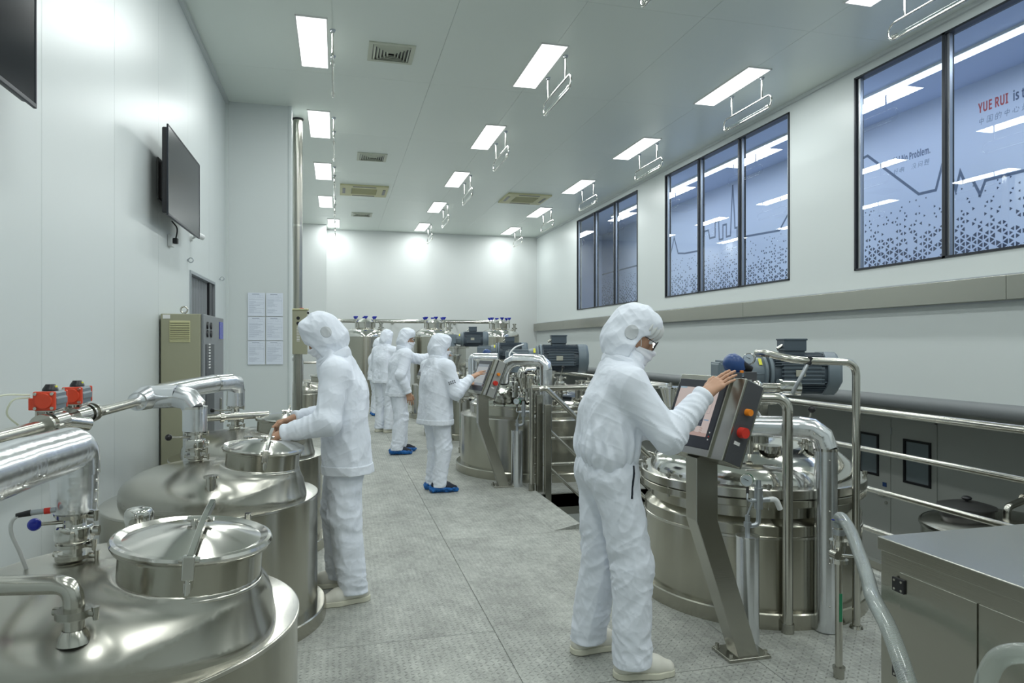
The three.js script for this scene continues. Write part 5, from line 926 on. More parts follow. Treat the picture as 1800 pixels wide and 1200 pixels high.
  const tilt = new THREE.Quaternion().setFromUnitVectors(v(0, 1, 0), v(-0.55, 0.8, 0.25).normalize()), tl = (g) => { g.applyQuaternion(tilt); return g; };
  part(mf, 'neck', tl(cy(v(0, -0.10, 0), v(0, 0.10, 0), 0.15, 0.15, 32)), M.steel); part(mf, 'lid', tl(la([[0.15, 0.098], [0.175, 0.10], [0.178, 0.115], [0.165, 0.125], [0.08, 0.14], [0.001, 0.145]], 40)), M.polish);
  for (let i = 0; i < 6; i++) { const a = i / 6 * TAU, p = v(Math.cos(a) * 0.18, 0.10, Math.sin(a) * 0.18); part(mf, 'swing_bolt', tl(join([cy(p, p.clone().setY(0.16), 0.010, 0.010, 8), sph(p.x, 0.165, p.z, 0.018)])), M.polish); }
  const sg = thing('sight_glass', 'short upright sight glass tube with clamps at the right of the second dome', 'pipe fitting', [2.14, 0.80, 7.33]);
  part(sg, 'tube', cy(v(0, 0, 0), v(0, 0.20, 0), 0.036, 0.036, 22), M.steel); part(sg, 'clamp', clampGeo(v(0, 0.06, 0), v(0, 0.075, 0), 0.052), M.polish); part(sg, 'clamp', clampGeo(v(0, 0.14, 0), v(0, 0.155, 0), 0.052), M.polish);
  part(sg, 'foot_pipe', pipe([v(0, 0.0, 0), v(0, -0.12, 0), v(0.08, -0.16, 0.0)], 0.016, 0.05, 14), M.steel);
  const tg = thing('tag_plate', 'green and white tag hanging on the second reactor pipes', 'tag', [2.30, 1.055, 7.50]); part(tg, 'card', bx(0.07, 0.12, 0.002, 0, 0, 0, 0.0008).rotateZ(0.3), M.plastic); part(tg, 'green_band', bx(0.07, 0.035, 0.003, -0.012, 0.04, 0.001, 0.0008).rotateZ(0.3), M.green);
  const vp = thing('manifold_pipe', 'level stainless manifold pipe with clamps across the second reactor top', 'pipe', [0, 0, 0]);
  part(vp, 'pipe', pipe([P(2.30, 1.03, 7.52), P(3.05, 1.03, 7.60), P(3.3, 1.03, 7.9)], 0.024, 0.08, 16), M.steel); for (const x of [2.42, 2.62, 2.82]) part(vp, 'clamp', clampGeo(P(x, 1.03, 7.53 + (x - 2.3) * 0.1), P(x + 0.02, 1.03, 7.532 + (x - 2.3) * 0.1), 0.042), M.polish);
  part(vp, 'stub', [2.50, 2.72].map((x) => cy(P(x, 0.92, 7.55), P(x, 1.10, 7.55), 0.02, 0.02, 14)), M.steel);
  // clad ducts of the second and third reactors
  const d = thing('clad_duct', 'clad duct arching over the second right reactor and running down behind the square posts', 'duct', [0, 0, 0]);
  part(d, 'upright', cy(P(2.24, 0.005, 7.22), P(2.24, 1.27, 7.22), 0.070, 0.070, 28), M.foilSmooth);
  part(d, 'elbow', sweep([P(2.24, 1.265, 7.22), P(2.235, 1.32, 7.225), P(2.19, 1.365, 7.25), P(2.13, 1.37, 7.28)], 0.071, 28), M.foil);
  part(d, 'level_run', sweep([P(2.14, 1.37, 7.275), P(1.93, 1.372, 7.42)], 0.070, 28), M.foil);
  part(d, 'end_elbow', sweep([P(1.94, 1.372, 7.41), P(1.88, 1.33, 7.47), P(1.84, 1.25, 7.52), P(1.85, 1.14, 7.60)], 0.068, 28), M.foilSmooth);
  part(d, 'dark_band', cy(P(1.853, 1.10, 7.61), P(1.85, 1.14, 7.60), 0.06, 0.06, 24), M.black);
  const d2 = thing('clad_duct', 'pale clad duct elbow just behind the middle touch panel', 'duct', [0, 0, 0]);
  part(d2, 'level_run', sweep([P(2.12, 1.37, 9.05), P(1.86, 1.37, 9.15)], 0.062, 24), M.foil); part(d2, 'drop', sweep(bendPath([P(1.88, 1.37, 9.142), P(1.80, 1.37, 9.17), P(1.80, 1.12, 9.17)], 0.07), 0.062, 24), M.foilSmooth); part(d2, 'foot_pipe', pipe([P(1.80, 1.14, 9.17), P(1.80, 0.90, 9.17), P(1.93, 0.72, 9.02)], 0.03, 0.08, 16), M.steel);
  const d3 = thing('clad_duct', 'tall grey clad duct standing behind the middle person', 'duct', [1.65, 0, 10.35]);
  part(d3, 'upright', cy(v(0, 0.005, 0), v(0, 1.42, 0), 0.062, 0.062, 24), M.foilSmooth); part(d3, 'cap', la([[0.064, 1.41], [0.064, 1.43], [0.02, 1.44], [0.001, 1.44]], 24), M.alu);
  // standpipe between the reactors with valve and blue tie
  const sp = copy(scene.getObjectByName('supply_pole'), 'supply_pole', 'thin standpipe with valve and hose end, left of the second right reactor', [1.72, 0, 9.65]); sp.scale.setScalar(1.35);
  const cc = thing('cable_run', 'pale flexible cables looping from the second motor to the dome', 'cable', [0, 0, 0]);
  part(cc, 'cable', curve([P(2.25, 1.55, 8.2), P(2.05, 1.50, 7.9), P(1.97, 1.42, 7.8), P(2.0, 1.3, 7.7)], 0.010), M.plastic); part(cc, 'cable', curve([P(2.05, 1.46, 8.0), P(2.15, 1.38, 7.85), P(2.12, 1.26, 7.75), P(2.2, 1.15, 7.7)], 0.008), M.plastic);
}
{ // storage vessels against the back wall
  let proto; const mk = () => {
    const t = thing('storage_vessel', '', 'tank', [0, 0, 0], 0, 'domed vessels along the back wall');
    part(t, 'shell', la([[0.53, 0], [0.53, 1.74]], 56), M.brushed); part(t, 'weld_seam', ring(0.531, 1.74, 0.006, 56), M.steel);
    part(t, 'dome', la([[0.53, 1.74], [0.526, 1.79], [0.50, 1.85], [0.43, 1.905], [0.33, 1.95], [0.22, 1.975], [0.001, 1.985]], 56), M.polish);
    part(t, 'manhole_neck', la([[0.215, 1.96], [0.215, 2.09], [0.245, 2.095], [0.245, 2.12]], 40), M.steel); part(t, 'lid', la([[0.245, 2.12], [0.22, 2.135], [0.14, 2.19], [0.06, 2.215], [0.001, 2.22]], 40), M.polish);
    for (let i = 0; i < 6; i++) { const a = i / 6 * TAU + 0.5, x = Math.cos(a) * 0.27, z = Math.sin(a) * 0.27; const b = part(t, 'clamp_bolt', cy(v(x, 1.98, z), v(x, 2.21, z), 0.016, 0.016, 10), M.steel); part(b, 'blue_knob', [la([[0.02, 2.195], [0.055, 2.25], [0.05, 2.262], [0.001, 2.264]], 14).translate(x, 0, z)], M.blue); }
    part(t, 'side_nozzle', [cy(v(0.40, 1.86, 0.06), v(0.40, 2.09, 0.06), 0.034, 0.034, 18), cy(v(0.40, 1.96, 0.06), v(0.40, 1.99, 0.06), 0.075, 0.075, 22), cy(v(0.40, 2.07, 0.06), v(0.40, 2.10, 0.06), 0.05, 0.05, 22)], M.steel);
    part(t, 'foot_ring', la([[0.53, 0], [0.56, 0], [0.56, 0.06], [0.53, 0.06]], 56), M.steel);
    return t;
  };
  [[0.70, 'left back vessel with blue knobs, above the two distant people'], [2.47, 'middle back vessel with blue knobs, behind the hooded middle person'], [4.22, 'right back vessel with blue knobs, above the second reactor motors']].forEach(([x, l], i) => {
    const o = i ? proto.clone() : (proto = mk()); if (i) { o.name = num('storage_vessel'); scene.add(o); } o.position.copy(P(x, 0, 17.8)); o.userData = { ...proto.userData, label: l };
  });
  const p = thing('header_pipe', 'polished header pipe running along the back wall above the vessels', 'pipe', [0, 0, 0]);
  part(p, 'pipe', pipe([P(-0.05, 1.75, 18.55), P(-0.05, 2.17, 18.55), P(4.3, 2.17, 18.55)], 0.052, 0.12, 20), M.polish);
  for (const x of [1.12, 2.88]) { part(p, 'drop_pipe', cy(P(x, 2.17, 18.55), P(x, 1.62, 18.25), 0.03, 0.03, 14), M.steel); part(p, 'wall_bracket', [cy(P(x + 0.4, 2.17, 18.55), P(x + 0.4, 2.17, ZB - 0.014), 0.02, 0.02, 12), cy(P(x + 0.4, 2.17, ZB - 0.014), P(x + 0.4, 2.17, ZB - 0.001), 0.06, 0.06, 16)], M.steel); }
}
{ // dark vessel on the lower floor
  const t = thing('lower_vessel', 'dark shiny vessel on the lower floor behind the steel cabinet', 'tank', [5.52, LOW, 4.62]);
  part(t, 'shell', la([[0.60, 0], [0.60, 1.54], [0.615, 1.545], [0.62, 1.56], [0.615, 1.58], [0.60, 1.59]], 64), M.satin);
  part(t, 'dome', la([[0.60, 1.585], [0.55, 1.615], [0.40, 1.65], [0.2, 1.668], [0.001, 1.67]], 64), M.steel);
  part(t, 'manhole_neck', la([[0.20, 1.63], [0.20, 1.72]], 40).translate(-0.20, 0, -0.16), M.darkmetal); const l = part(t, 'lid', la([[0.20, 1.72], [0.225, 1.722], [0.225, 1.735], [0.12, 1.765], [0.001, 1.775]], 40).translate(-0.20, 0, -0.16), M.darkmetal); part(l, 'star_knob', [sph(-0.20, 1.80, -0.16, 0.04, 1, 0.5, 1), cy(v(-0.2, 1.76, -0.16), v(-0.2, 1.80, -0.16), 0.012)], M.black);
  part(t, 'pipe_stub', pipe([v(0.05, 1.64, 0), v(0.05, 1.74, 0), v(0.22, 1.80, 0.02)], 0.03, 0.06, 16), M.steel); part(t, 'hand_wheel', [cy(v(0.22, 1.80, 0.02), v(0.25, 1.81, 0.02), 0.05, 0.05, 20)], M.steel);
  part(t, 'nozzle', [cy(v(0.38, 1.6, 0.12), v(0.38, 1.73, 0.12), 0.025, 0.025, 16), cy(v(0.38, 1.72, 0.12), v(0.38, 1.735, 0.12), 0.05, 0.05, 20)], M.steel);
  for (const a of [0.5, 2.6, 4.7]) part(t, 'leg', cy(v(Math.cos(a) * 0.5, 0, Math.sin(a) * 0.5), v(Math.cos(a) * 0.5, 0.05, Math.sin(a) * 0.5), 0.05, 0.05, 14), M.steel);
}
// ---------------------------------------------------------------- people in white clean-room suits
// cloth is laid out without seams: one slanted projection per garment
function clothUV(g) { const p = g.attributes.position, uv = g.attributes.uv; for (let i = 0; i < p.count; i++) { const x = p.getX(i), y = p.getY(i), z = p.getZ(i); uv.setXY(i, x * 0.85 + z * 0.62 + y * 0.12, y + 0.4 * (z * 0.85 - x * 0.62)); } return g; }
const cloth = (...a) => clothUV(netOf(...a));
function makePerson(o) {
  const s = (o.h ?? 1.75) / 1.75, root = thing('person', o.label, 'person', [o.pos[0], 0, o.pos[1]], o.yaw);
  root.updateMatrixWorld(true); const inv = root.matrixWorld.clone().invert();
  const W = (a) => P(...a).applyMatrix4(inv);                 // room point -> person's own axes (z forward, x to the person's left)
  const cell = o.cell, L = o.lean ?? 0.1, px = o.hipShift ?? 0;
  const pel = v(px, 0.95 * s, o.pelZ ?? 0), dir = (a) => v(0, Math.cos(a), Math.sin(a)), Y = v(0, 1, 0);
  const chest = pel.clone().addScaledVector(dir(L), 0.27 * s), neckB = chest.clone().addScaledVector(dir(L * 1.35), 0.22 * s);
  const hp = o.headPitch ?? 0.3, hy = o.headYaw ?? 0, cyaw = o.chestYaw ?? 0;
  const head = neckB.clone().addScaledVector(dir(L * 0.6 + hp * 0.55), 0.165 * s), hq = new THREE.Quaternion().setFromEuler(new THREE.Euler(hp, hy, o.headRoll ?? 0, 'YXZ'));
  const across = v(Math.cos(cyaw), 0, -Math.sin(cyaw));
  const sh = [1, -1].map((k) => neckB.clone().addScaledVector(across, k * 0.178 * s).add(v(0, -0.072 * s, 0)));
  const hip = [1, -1].map((k) => pel.clone().add(v(k * 0.088 * s, -0.03 * s, 0)));
  const ik = (a, c, l1, l2, pole) => { const d = c.clone().sub(a); let len = d.length(); if (len > (l1 + l2) * 0.995) { c = a.clone().addScaledVector(d.normalize(), (l1 + l2) * 0.995); len = (l1 + l2) * 0.995; d.copy(c).sub(a); } d.normalize(); const x = (l1 * l1 - l2 * l2 + len * len) / (2 * len), h = Math.sqrt(Math.max(0, l1 * l1 - x * x)), p = pole.clone().addScaledVector(d, -pole.dot(d)).normalize(); return [a.clone().addScaledVector(d, x).addScaledVector(p, h), c]; };
  const wr = o.wrists.map((w) => w[0] === 'L' ? v(w[1], w[2], w[3]) : W(w)), poles = o.poles ?? [[0.5, -1, -0.3], [-0.5, -1, -0.3]];
  const el = [0, 1].map((i) => { const [e, c] = ik(sh[i], wr[i], 0.30 * s, (o.fore ?? 0.265) * s, v(...poles[i])); wr[i] = c; return e; });
  const an = o.ankles.map((a) => v(a[0], 0.085 * s, a[1])), kn = [0, 1].map((i) => { const [k, c] = ik(hip[i], an[i], 0.425 * s, 0.417 * s, v(Math.sin(o.ankles[i][2] ?? 0) * 0.6, 0, 1)); an[i] = c; return k; });
  const fold = (q, f, a, ys = 1) => a * (0.42 - Math.abs(noise(q[0] * f, q[1] * f * ys, q[2] * f)) * 1.7);
  const ms = o.seed ?? 1;

  // ---- body: head, neck, trunk, limbs, hands; one mesh
  const core = [cap(neckB, pel, 0.085, 0.10), cap(sh[0], sh[1], 0.055, 0.055), cap(head.clone().add(v(0, -0.05, -0.012).applyQuaternion(hq)), neckB, 0.046, 0.050), cap(hip[0], hip[1], 0.075, 0.075)];
  for (const i of [0, 1]) core.push(cap(sh[i], el[i], 0.042, 0.036), cap(el[i], wr[i], 0.036, 0.026), cap(hip[i], kn[i], 0.068, 0.05), cap(kn[i], an[i], 0.048, 0.036));
  const coreF = (x, y, z) => { let d = 9; for (const c of core) d = smin(d, c(x, y, z), 0.03); return d; };
  const bodyGeos = [netOf(coreF, [-0.6, 0.03, -0.5].map((k, i) => Math.min(k, ...[...wr, ...an].map((p) => p.getComponent(i) - 0.08))), [0.6, neckB.y + 0.2, 0.6].map((k, i) => Math.max(k, ...[...wr, ...an].map((p) => p.getComponent(i) + 0.08))), Math.max(0.016, cell * 2))];
  // head in its own axes
  const skullA = ell(0, 0.012, -0.012, 0.076, 0.112, 0.096), jaw = ell(0, -0.056, 0.026, 0.056, 0.060, 0.062), nose = cap(v(0, 0.008, 0.088), v(0, -0.028, 0.106), 0.010, 0.0145), brow = cap(v(-0.04, 0.034, 0.072), v(0.04, 0.034, 0.072), 0.012, 0.012), eyeL = cap(v(0.031, 0.012, 0.096), v(0.034, 0.012, 0.10), 0.016, 0.016), eyeR = cap(v(-0.031, 0.012, 0.096), v(-0.034, 0.012, 0.10), 0.016, 0.016), ear = [ell(0.078, -0.004, -0.012, 0.012, 0.032, 0.021), ell(-0.078, -0.004, -0.012, 0.012, 0.032, 0.021)], chin = ell(0, -0.098, 0.062, 0.026, 0.020, 0.022), mouth = cap(v(-0.02, -0.058, 0.094), v(0.02, -0.058, 0.094), 0.004, 0.004);
  const baseHead = (x, y, z) => smin(smin(skullA(x, y, z), jaw(x, y, z), 0.035), chin(x, y, z), 0.02);
  const face = (x, y, z) => { let d = smin(baseHead(x, y, z), nose(x, y, z), 0.014); d = smin(d, brow(x, y, z), 0.016); d = smax(d, -Math.min(eyeL(x, y, z), eyeR(x, y, z)), 0.010); d = smax(d, -mouth(x, y, z), 0.006); return smin(d, Math.min(ear[0](x, y, z), ear[1](x, y, z)), 0.008); };
  const hs = s * (o.headScale ?? 1), placeHead = (g) => { g.scale(hs, hs, hs); g.applyQuaternion(hq); g.translate(head.x, head.y, head.z); return g; };
  const hc = Math.max(0.004, cell * 0.5);
  bodyGeos.push(placeHead(netOf(face, [-0.1, -0.13, -0.12], [0.1, 0.135, 0.13], hc)));
  // hands: u = thumb side, f = along the fingers, n = out of the palm
  const hands = o.hands.map((hd, i) => {
    const f = (hd.f[0] === 'L' ? v(...hd.f.slice(1)) : v(hd.f[0], hd.f[1], -hd.f[2]).transformDirection(inv)).normalize(); let n = (hd.n[0] === 'L' ? v(...hd.n.slice(1)) : v(hd.n[0], hd.n[1], -hd.n[2]).transformDirection(inv)); n.addScaledVector(f, -n.dot(f)).normalize();
    const u = i === 1 ? new V3().crossVectors(f, n) : new V3().crossVectors(n, f), S = 1.0 * s;
    const pt = (a, b, c) => wr[i].clone().addScaledVector(u, a * S).addScaledVector(f, b * S).addScaledVector(n, c * S), cs = [];
    const fd = wr[i].clone().sub(el[i]).normalize(); for (const k of [0.0135, -0.0135]) cs.push([cap(pt(k * 0.8, 0, 0).addScaledVector(fd, -0.05), pt(k * 0.9, 0, 0), 0.019, 0.019), 0.02], [cap(pt(k * 0.9, 0, 0), pt(k, 0.025, 0), 0.019, 0.0185), 0.02]);
    const kx = [0.031, 0.0105, -0.0105, -0.030], kf = [0.093, 0.097, 0.092, 0.083], ln = [[0.043, 0.026, 0.021], [0.047, 0.030, 0.022], [0.043, 0.028, 0.021], [0.034, 0.021, 0.019]], curl = hd.curl ?? [0.25, 0.3, 0.35, 0.4], sp = hd.spread ?? 0.08;
    for (let k = 0; k < 4; k++) cs.push([cap(pt(kx[k] * 0.55, 0.015, 0.002), pt(kx[k], kf[k], -0.002), 0.0155, 0.0118), 0.016]);
    const fing = [];
    for (let k = 0; k < 4; k++) {
      let p = pt(kx[k], kf[k], -0.001), a = curl[k] * 0.7; const rad = [0.0086, 0.0088, 0.0083, 0.0074][k], sd = (1.5 - k) * sp; const ch = [];
      for (let j = 0; j < 3; j++) { const d = v(0, 0, 0).addScaledVector(f, Math.cos(a) * Math.cos(sd)).addScaledVector(n, Math.sin(a)).addScaledVector(u, Math.sin(sd) * Math.cos(a)), q = p.clone().addScaledVector(d, ln[k][j] * S); ch.push(cap(p, q, (rad - j * 0.0009) * S, (rad - (j + 1) * 0.0009) * S)); p = q; a += curl[k] * (j ? 0.8 : 1.1); }
      fing.push(ch);
    }
    const th = hd.thumb ?? 0.5, t0 = pt(0.022, 0.022, 0.006), t1 = pt(0.022 + 0.034 * Math.sin(0.9), 0.022 + 0.046 * Math.cos(0.9) * 1.1, 0.014), t2 = t1.clone().addScaledVector(u, 0.033 * S * Math.sin(0.75 - th)).addScaledVector(f, 0.033 * S).addScaledVector(n, 0.010 * S * th), t3 = t2.clone().addScaledVector(u, 0.024 * S * Math.sin(0.45 - th)).addScaledVector(f, 0.024 * S).addScaledVector(n, 0.012 * S * th);
    const tb = [[t0, t1, 0.0145, 0.0115], [t1, t2, 0.0112, 0.0098], [t2, t3, 0.0098, 0.0080]].map((q) => cap(q[0], q[1], q[2] * S, q[3] * S));
    const F = (x, y, z) => { let d = 9; for (const [c, k] of cs) d = smin(d, c(x, y, z), k); for (const ch of fing) { let e = 9; for (const c of ch) e = smin(e, c(x, y, z), 0.005); d = smin(d, e, 0.007); } let e = 9; for (const c of tb) e = smin(e, c(x, y, z), 0.008); return smin(d, e, 0.012); };
    const c = pt(0.0, 0.075, 0.01), r = 0.15 * S;
    return netOf(F, [c.x - r, c.y - r, c.z - r], [c.x + r, c.y + r, c.z + r], Math.max(0.0032, cell * 0.4));
  });
  part(root, 'body', [...bodyGeos, ...hands], M.skin);
  // eyes and hair
  const eyes = [1, -1].map((k) => placeHead(sph(k * 0.031, 0.011, 0.079, 0.0115, 1, 1, 1, 12, 8)));
  part(root, 'eye', eyes[0], M.white); part(root, 'eye', eyes[1], M.white);
  part(root, 'hair', placeHead(netOf((x, y, z) => Math.max(skullA(x, y, z) - 0.007, 0.010 - y + Math.max(0, z) * 0.75), [-0.1, -0.03, -0.125], [0.1, 0.14, 0.11], Math.max(0.006, cell))), M.hair);

  // ---- trousers
  const T = { r: 0.110, k: 0.096, a: 0.086, ...(o.trousers ?? {}) };
  const legs = [0, 1].map((i) => [cap(hip[i], kn[i], T.r * s, T.k * s), cap(kn[i], an[i].clone().add(v(0, -0.05, 0)), T.k * s, T.a * s)]);
  const waist = cap(hip[0].clone().add(v(-0.02, 0.03, -0.012)), hip[1].clone().add(v(0.02, 0.03, -0.012)), 0.118 * s, 0.118 * s), belly = cap(pel, pel.clone().addScaledVector(dir(L), 0.13 * s), 0.13 * s, 0.125 * s);
  const kneeFold = (i, x, y, z) => { const dy = (y - kn[i].y) / 0.16; return 0.010 * Math.exp(-dy * dy) * (0.35 - Math.abs(noise(x * 6 + ms, (y + 0.5 * x - 0.35 * z) * 15, z * 6)) * 1.7); };
  const hemFold = (i, x, y, z) => { const dy = (y - 0.15) / 0.09; return 0.009 * Math.exp(-dy * dy) * (0.35 - Math.abs(noise(x * 7, (y - 0.4 * x) * 19, z * 7 + ms)) * 1.7); };
  const trousersRaw = (x, y, z) => { const l = [0, 1].map((i) => { let d = smin(legs[i][0](x, y, z), legs[i][1](x, y, z), 0.03); if (d < 0.04) d -= kneeFold(i, x, y, z) + hemFold(i, x, y, z); return d; }); let d = smin(smin(l[0], l[1], 0.025), smin(waist(x, y, z), belly(x, y, z), 0.05), 0.05); if (d < 0.04) d -= fold([x + y * 0.25, y, z + ms], 6, 0.013, 0.45) + fold([x + ms + y * 0.3, y + x * 0.6, z], 12, 0.0065, 0.7) + fold([x, y + z * 0.5, z + ms], 27, 0.0022, 0.8); return d; };
  const trousers = (x, y, z) => smax(trousersRaw(x, y, z), 0.058 * s - y, 0.006);
  const bnd = (pts, m) => { const a = [9, 9, 9], b = [-9, -9, -9]; for (const p of pts) for (let i = 0; i < 3; i++) { a[i] = Math.min(a[i], p.getComponent(i) - m); b[i] = Math.max(b[i], p.getComponent(i) + m); } return [a, b]; };
  const [ta, tb2] = bnd([...hip, ...kn, ...an, pel], 0.19); ta[1] = 0.03;
  part(root, 'trousers', cloth(trousers, ta, [tb2[0], pel.y + 0.26, tb2[2]], cell), M.trousers);
  if (o.pocket) { const pc = hip[1].clone().add(v(-0.0, -0.01, 0.045)); part(root, 'pocket_slit', netOf((x, y, z) => Math.max(trousersRaw(x, y, z) - 0.0025, Math.abs(y - pc.y) - 0.075, Math.abs(z - pc.z - (y - pc.y) * 0.1) - 0.006, x), [pc.x - 0.25, pc.y - 0.12, pc.z - 0.08], [pc.x, pc.y + 0.12, pc.z + 0.08], 0.004), M.navy); }

  // ---- jacket
  const J = { hem: 0.78, kind: 'band', w: 0.072, r: 0.128, ...(o.jacket ?? {}) };
  const side = (p, k, w) => p.clone().addScaledVector(across, k * w * s), low = J.kind === 'blouson' ? pel.clone().add(v(0, 0.10 * s, -0.004)) : pel.clone().add(v(0, -0.20 * s, -0.005));
  const tor = [];
  for (const k of [1, -1]) { tor.push(cap(side(chest, k, 0.068).add(v(0, 0.03, -0.008)), side(low, k, J.w), 0.126 * s, J.r * s)); }
  const yoke = [0, 1].map((i) => cap(neckB.clone().add(v(0, -0.035, -0.012)), sh[i].clone().add(v(0, -0.006, 0)), 0.086 * s, 0.072 * s)), back = cap(chest.clone().add(v(0, 0.0, -0.03)), neckB.clone().add(v(0, -0.07, -0.02)), 0.125 * s, 0.09 * s);
  const collar = cap(neckB.clone().add(v(0, -0.05, 0)), neckB.clone().addScaledVector(head.clone().sub(neckB).normalize(), 0.055).add(v(0, 0, 0.004)), 0.098 * s, 0.086 * s);
  const arms = [0, 1].map((i) => [cap(sh[i], el[i], 0.080 * s, 0.076 * s), cap(el[i], wr[i], 0.074 * s, 0.052 * s)]), wd = [0, 1].map((i) => wr[i].clone().sub(el[i]).normalize());
  const armF = (i, x, y, z) => { let d = smin(arms[i][0](x, y, z), arms[i][1](x, y, z), 0.03); if (d < 0.05) { const q = [x - el[i].x, y - el[i].y, z - el[i].z], g = Math.hypot(...q), al = q[0] * wd[i].x + q[1] * wd[i].y + q[2] * wd[i].z; d -= 0.016 * Math.exp(-g * g / 0.03) * (0.3 - Math.abs(noise(q[0] * 5 + al * 9, q[1] * 5 + ms + al * 9, q[2] * 5 + al * 9)) * 1.6); const wq = (x - wr[i].x) * wd[i].x + (y - wr[i].y) * wd[i].y + (z - wr[i].z) * wd[i].z; d += 0.006 * Math.exp(-Math.pow((wq + 0.036) / 0.014, 2)) - 0.0012 * Math.sin(wq * 150 + noise(x * 14, y * 14, z * 14) * 5) * Math.exp(-Math.pow((wq + 0.08) / 0.06, 2)); d = smax(d, wq - 0.006, 0.012); } return d; };
  const torsoF = (x, y, z) => {
    let d = smin(tor[0](x, y, z), tor[1](x, y, z), 0.07); d = smin(d, back(x, y, z), 0.07); d = smin(d, Math.min(yoke[0](x, y, z), yoke[1](x, y, z)), 0.08); d = smin(d, collar(x, y, z), 0.035);
    if (d < 0.06) { d -= fold([x + z * 0.4 + y * 0.15, y + ms, z - x * 0.4], 5, 0.016, 0.25) + fold([x + y * 0.4, y + x * 0.8 + ms, z], 9, 0.009, 0.45) + fold([x, y + x * 0.5, z + ms], 21, 0.0032, 0.6); if (J.kind === 'blouson') { const q = (y - low.y) / 0.12; d -= 0.007 * Math.exp(-q * q) * Math.sin(Math.atan2(x - low.x, z - low.z) * 22 + noise(x * 9, y * 9, z * 9) * 4); } }
    return d;
  };
  const sleeves = (x, y, z) => Math.min(armF(0, x, y, z), armF(1, x, y, z));
  const jacketRaw = (x, y, z) => smin(torsoF(x, y, z), sleeves(x, y, z), 0.045);
  const hemY = J.hem * s, jacket = (x, y, z) => { const d = jacketRaw(x, y, z); if (J.kind === 'blouson') return d; const nearArm = Math.min(arms[0][1](x, y, z), arms[1][1](x, y, z), arms[0][0](x, y, z), arms[1][0](x, y, z)) < 0.0; return nearArm ? d : smax(d, hemY - y, 0.006); };
  const [ja, jb] = bnd([...sh, ...el, ...wr, low, neckB, head.clone().lerp(neckB, 0.5)], 0.20);
  if (J.kind !== 'blouson') ja[1] = Math.min(hemY - 0.03, ...[...el, ...wr].map((p) => p.y - 0.12));
  const up = v(0, 1, 0);
  part(root, 'jacket', cloth(jacket, ja, jb, cell), M.cloth);
  if (J.kind === 'band') part(root, 'hem_band', cloth((x, y, z) => { const d = torsoF(x, y, z) - 0.0045; return smax(d, Math.abs(y - hemY - 0.020) - 0.028, 0.005); }, [low.x - 0.32, hemY - 0.05, low.z - 0.3], [low.x + 0.32, hemY + 0.07, low.z + 0.3], Math.max(0.006, cell)), M.clothBand);

  // ---- hood, mask, ear patches, cap, glasses
  const nl = neckB.clone().sub(head).applyQuaternion(hq.clone().invert()).divideScalar(s);
  const hoodA = ell(0, 0.012, -0.012, 0.099, 0.133, 0.119), drape = cap(v(0, -0.07, -0.028), nl.clone().multiplyScalar(0.78).add(v(0, 0.01, -0.006)), 0.088, 0.090), cheek = cap(v(0, -0.055, 0.0), v(0, -0.115, 0.030), 0.080, 0.066);
  const visor = cap(v(-0.035, 0.085, 0.040), v(0.035, 0.085, 0.040), 0.036, 0.036), os = o.open ?? 0.045, inner = cell > 0.01 ? () => 9 : ell(0, 0.004, -0.01, 0.081, 0.113, 0.101);
  const zc = (y) => os + (y >= 0 ? 0.028 + Math.pow(y / 0.078, 1.4) * 0.125 : 0.028 + Math.max(0, -0.135 - y) * 1.6 - Math.min(0.008, -y * 0.2));
  const hoodRaw = (x, y, z) => { let d = smin(hoodA(x, y, z), drape(x, y, z), 0.05); d = smin(d, cheek(x, y, z), 0.04); d = smin(d, visor(x, y, z), 0.05); if (d < 0.05) d -= fold([x, y + ms, z + y * 0.5], 6.5, 0.011, 0.7) + fold([x + y * 0.6, y - z * 0.5, z + ms], 11, 0.008, 0.7) + fold([x, y + x, z + ms], 24, 0.0022, 0.7); return d; };
  const hood = (x, y, z) => smax(smax(hoodRaw(x, y, z), (z - zc(y)) * 0.75, 0.010), -inner(x, y, z), 0.006);
  const hcell = Math.max(0.0055, cell * 0.85);
  part(root, 'hood', placeHead(cloth(hood, [-0.16, -0.26, -0.22], [0.16, 0.19, 0.18], hcell)), M.cloth);
  if (o.patches) for (const k of [1, -1]) part(root, 'ear_patch', placeHead(netOf((x, y, z) => Math.max(hoodRaw(x, y, z) - 0.0028, -(hoodRaw(x, y, z) + 0.012), Math.hypot((y + 0.004) * 0.9, z + 0.028) - 0.031, -k * x + 0.05), [k > 0 ? 0.03 : -0.15, -0.06, -0.08], [k > 0 ? 0.15 : -0.03, 0.06, 0.03], 0.004)), M.mesh);
  const drop = ell(0, -0.080, 0.068, 0.042, 0.052, 0.040);
  const mask = (x, y, z) => { let d = smin(smin(baseHead(x, y, z), nose(x, y, z), 0.05), drop(x, y, z), 0.03) - 0.0115; d -= 0.0022 * Math.sin(y * 190) * (z > 0.03 ? 1 : 0); return smax(smax(d, -(d + 0.010), 0.003), Math.max(y + 0.012 + Math.max(0, Math.abs(x) - 0.015) * 0.45, -0.138 - y, 0.030 - z + (y + 0.06) * 0.35), 0.006); };
  part(root, 'face_mask', placeHead(cloth(mask, [-0.09, -0.14, -0.01], [0.09, 0.02, 0.14], Math.max(0.0042, cell * 0.6))), M.mask);
  for (const k of [1, -1]) part(root, 'mask_loop', [placeHead(curve([v(k * 0.068, -0.032, 0.046), v(k * 0.080, -0.008, 0.028), v(k * 0.085, 0.018, 0.0)], 0.0017, 10, 6)), placeHead(curve([v(k * 0.060, -0.085, 0.042), v(k * 0.074, -0.055, 0.022), v(k * 0.084, -0.030, -0.004)], 0.0017, 10, 6))].slice(0, 2), M.white);
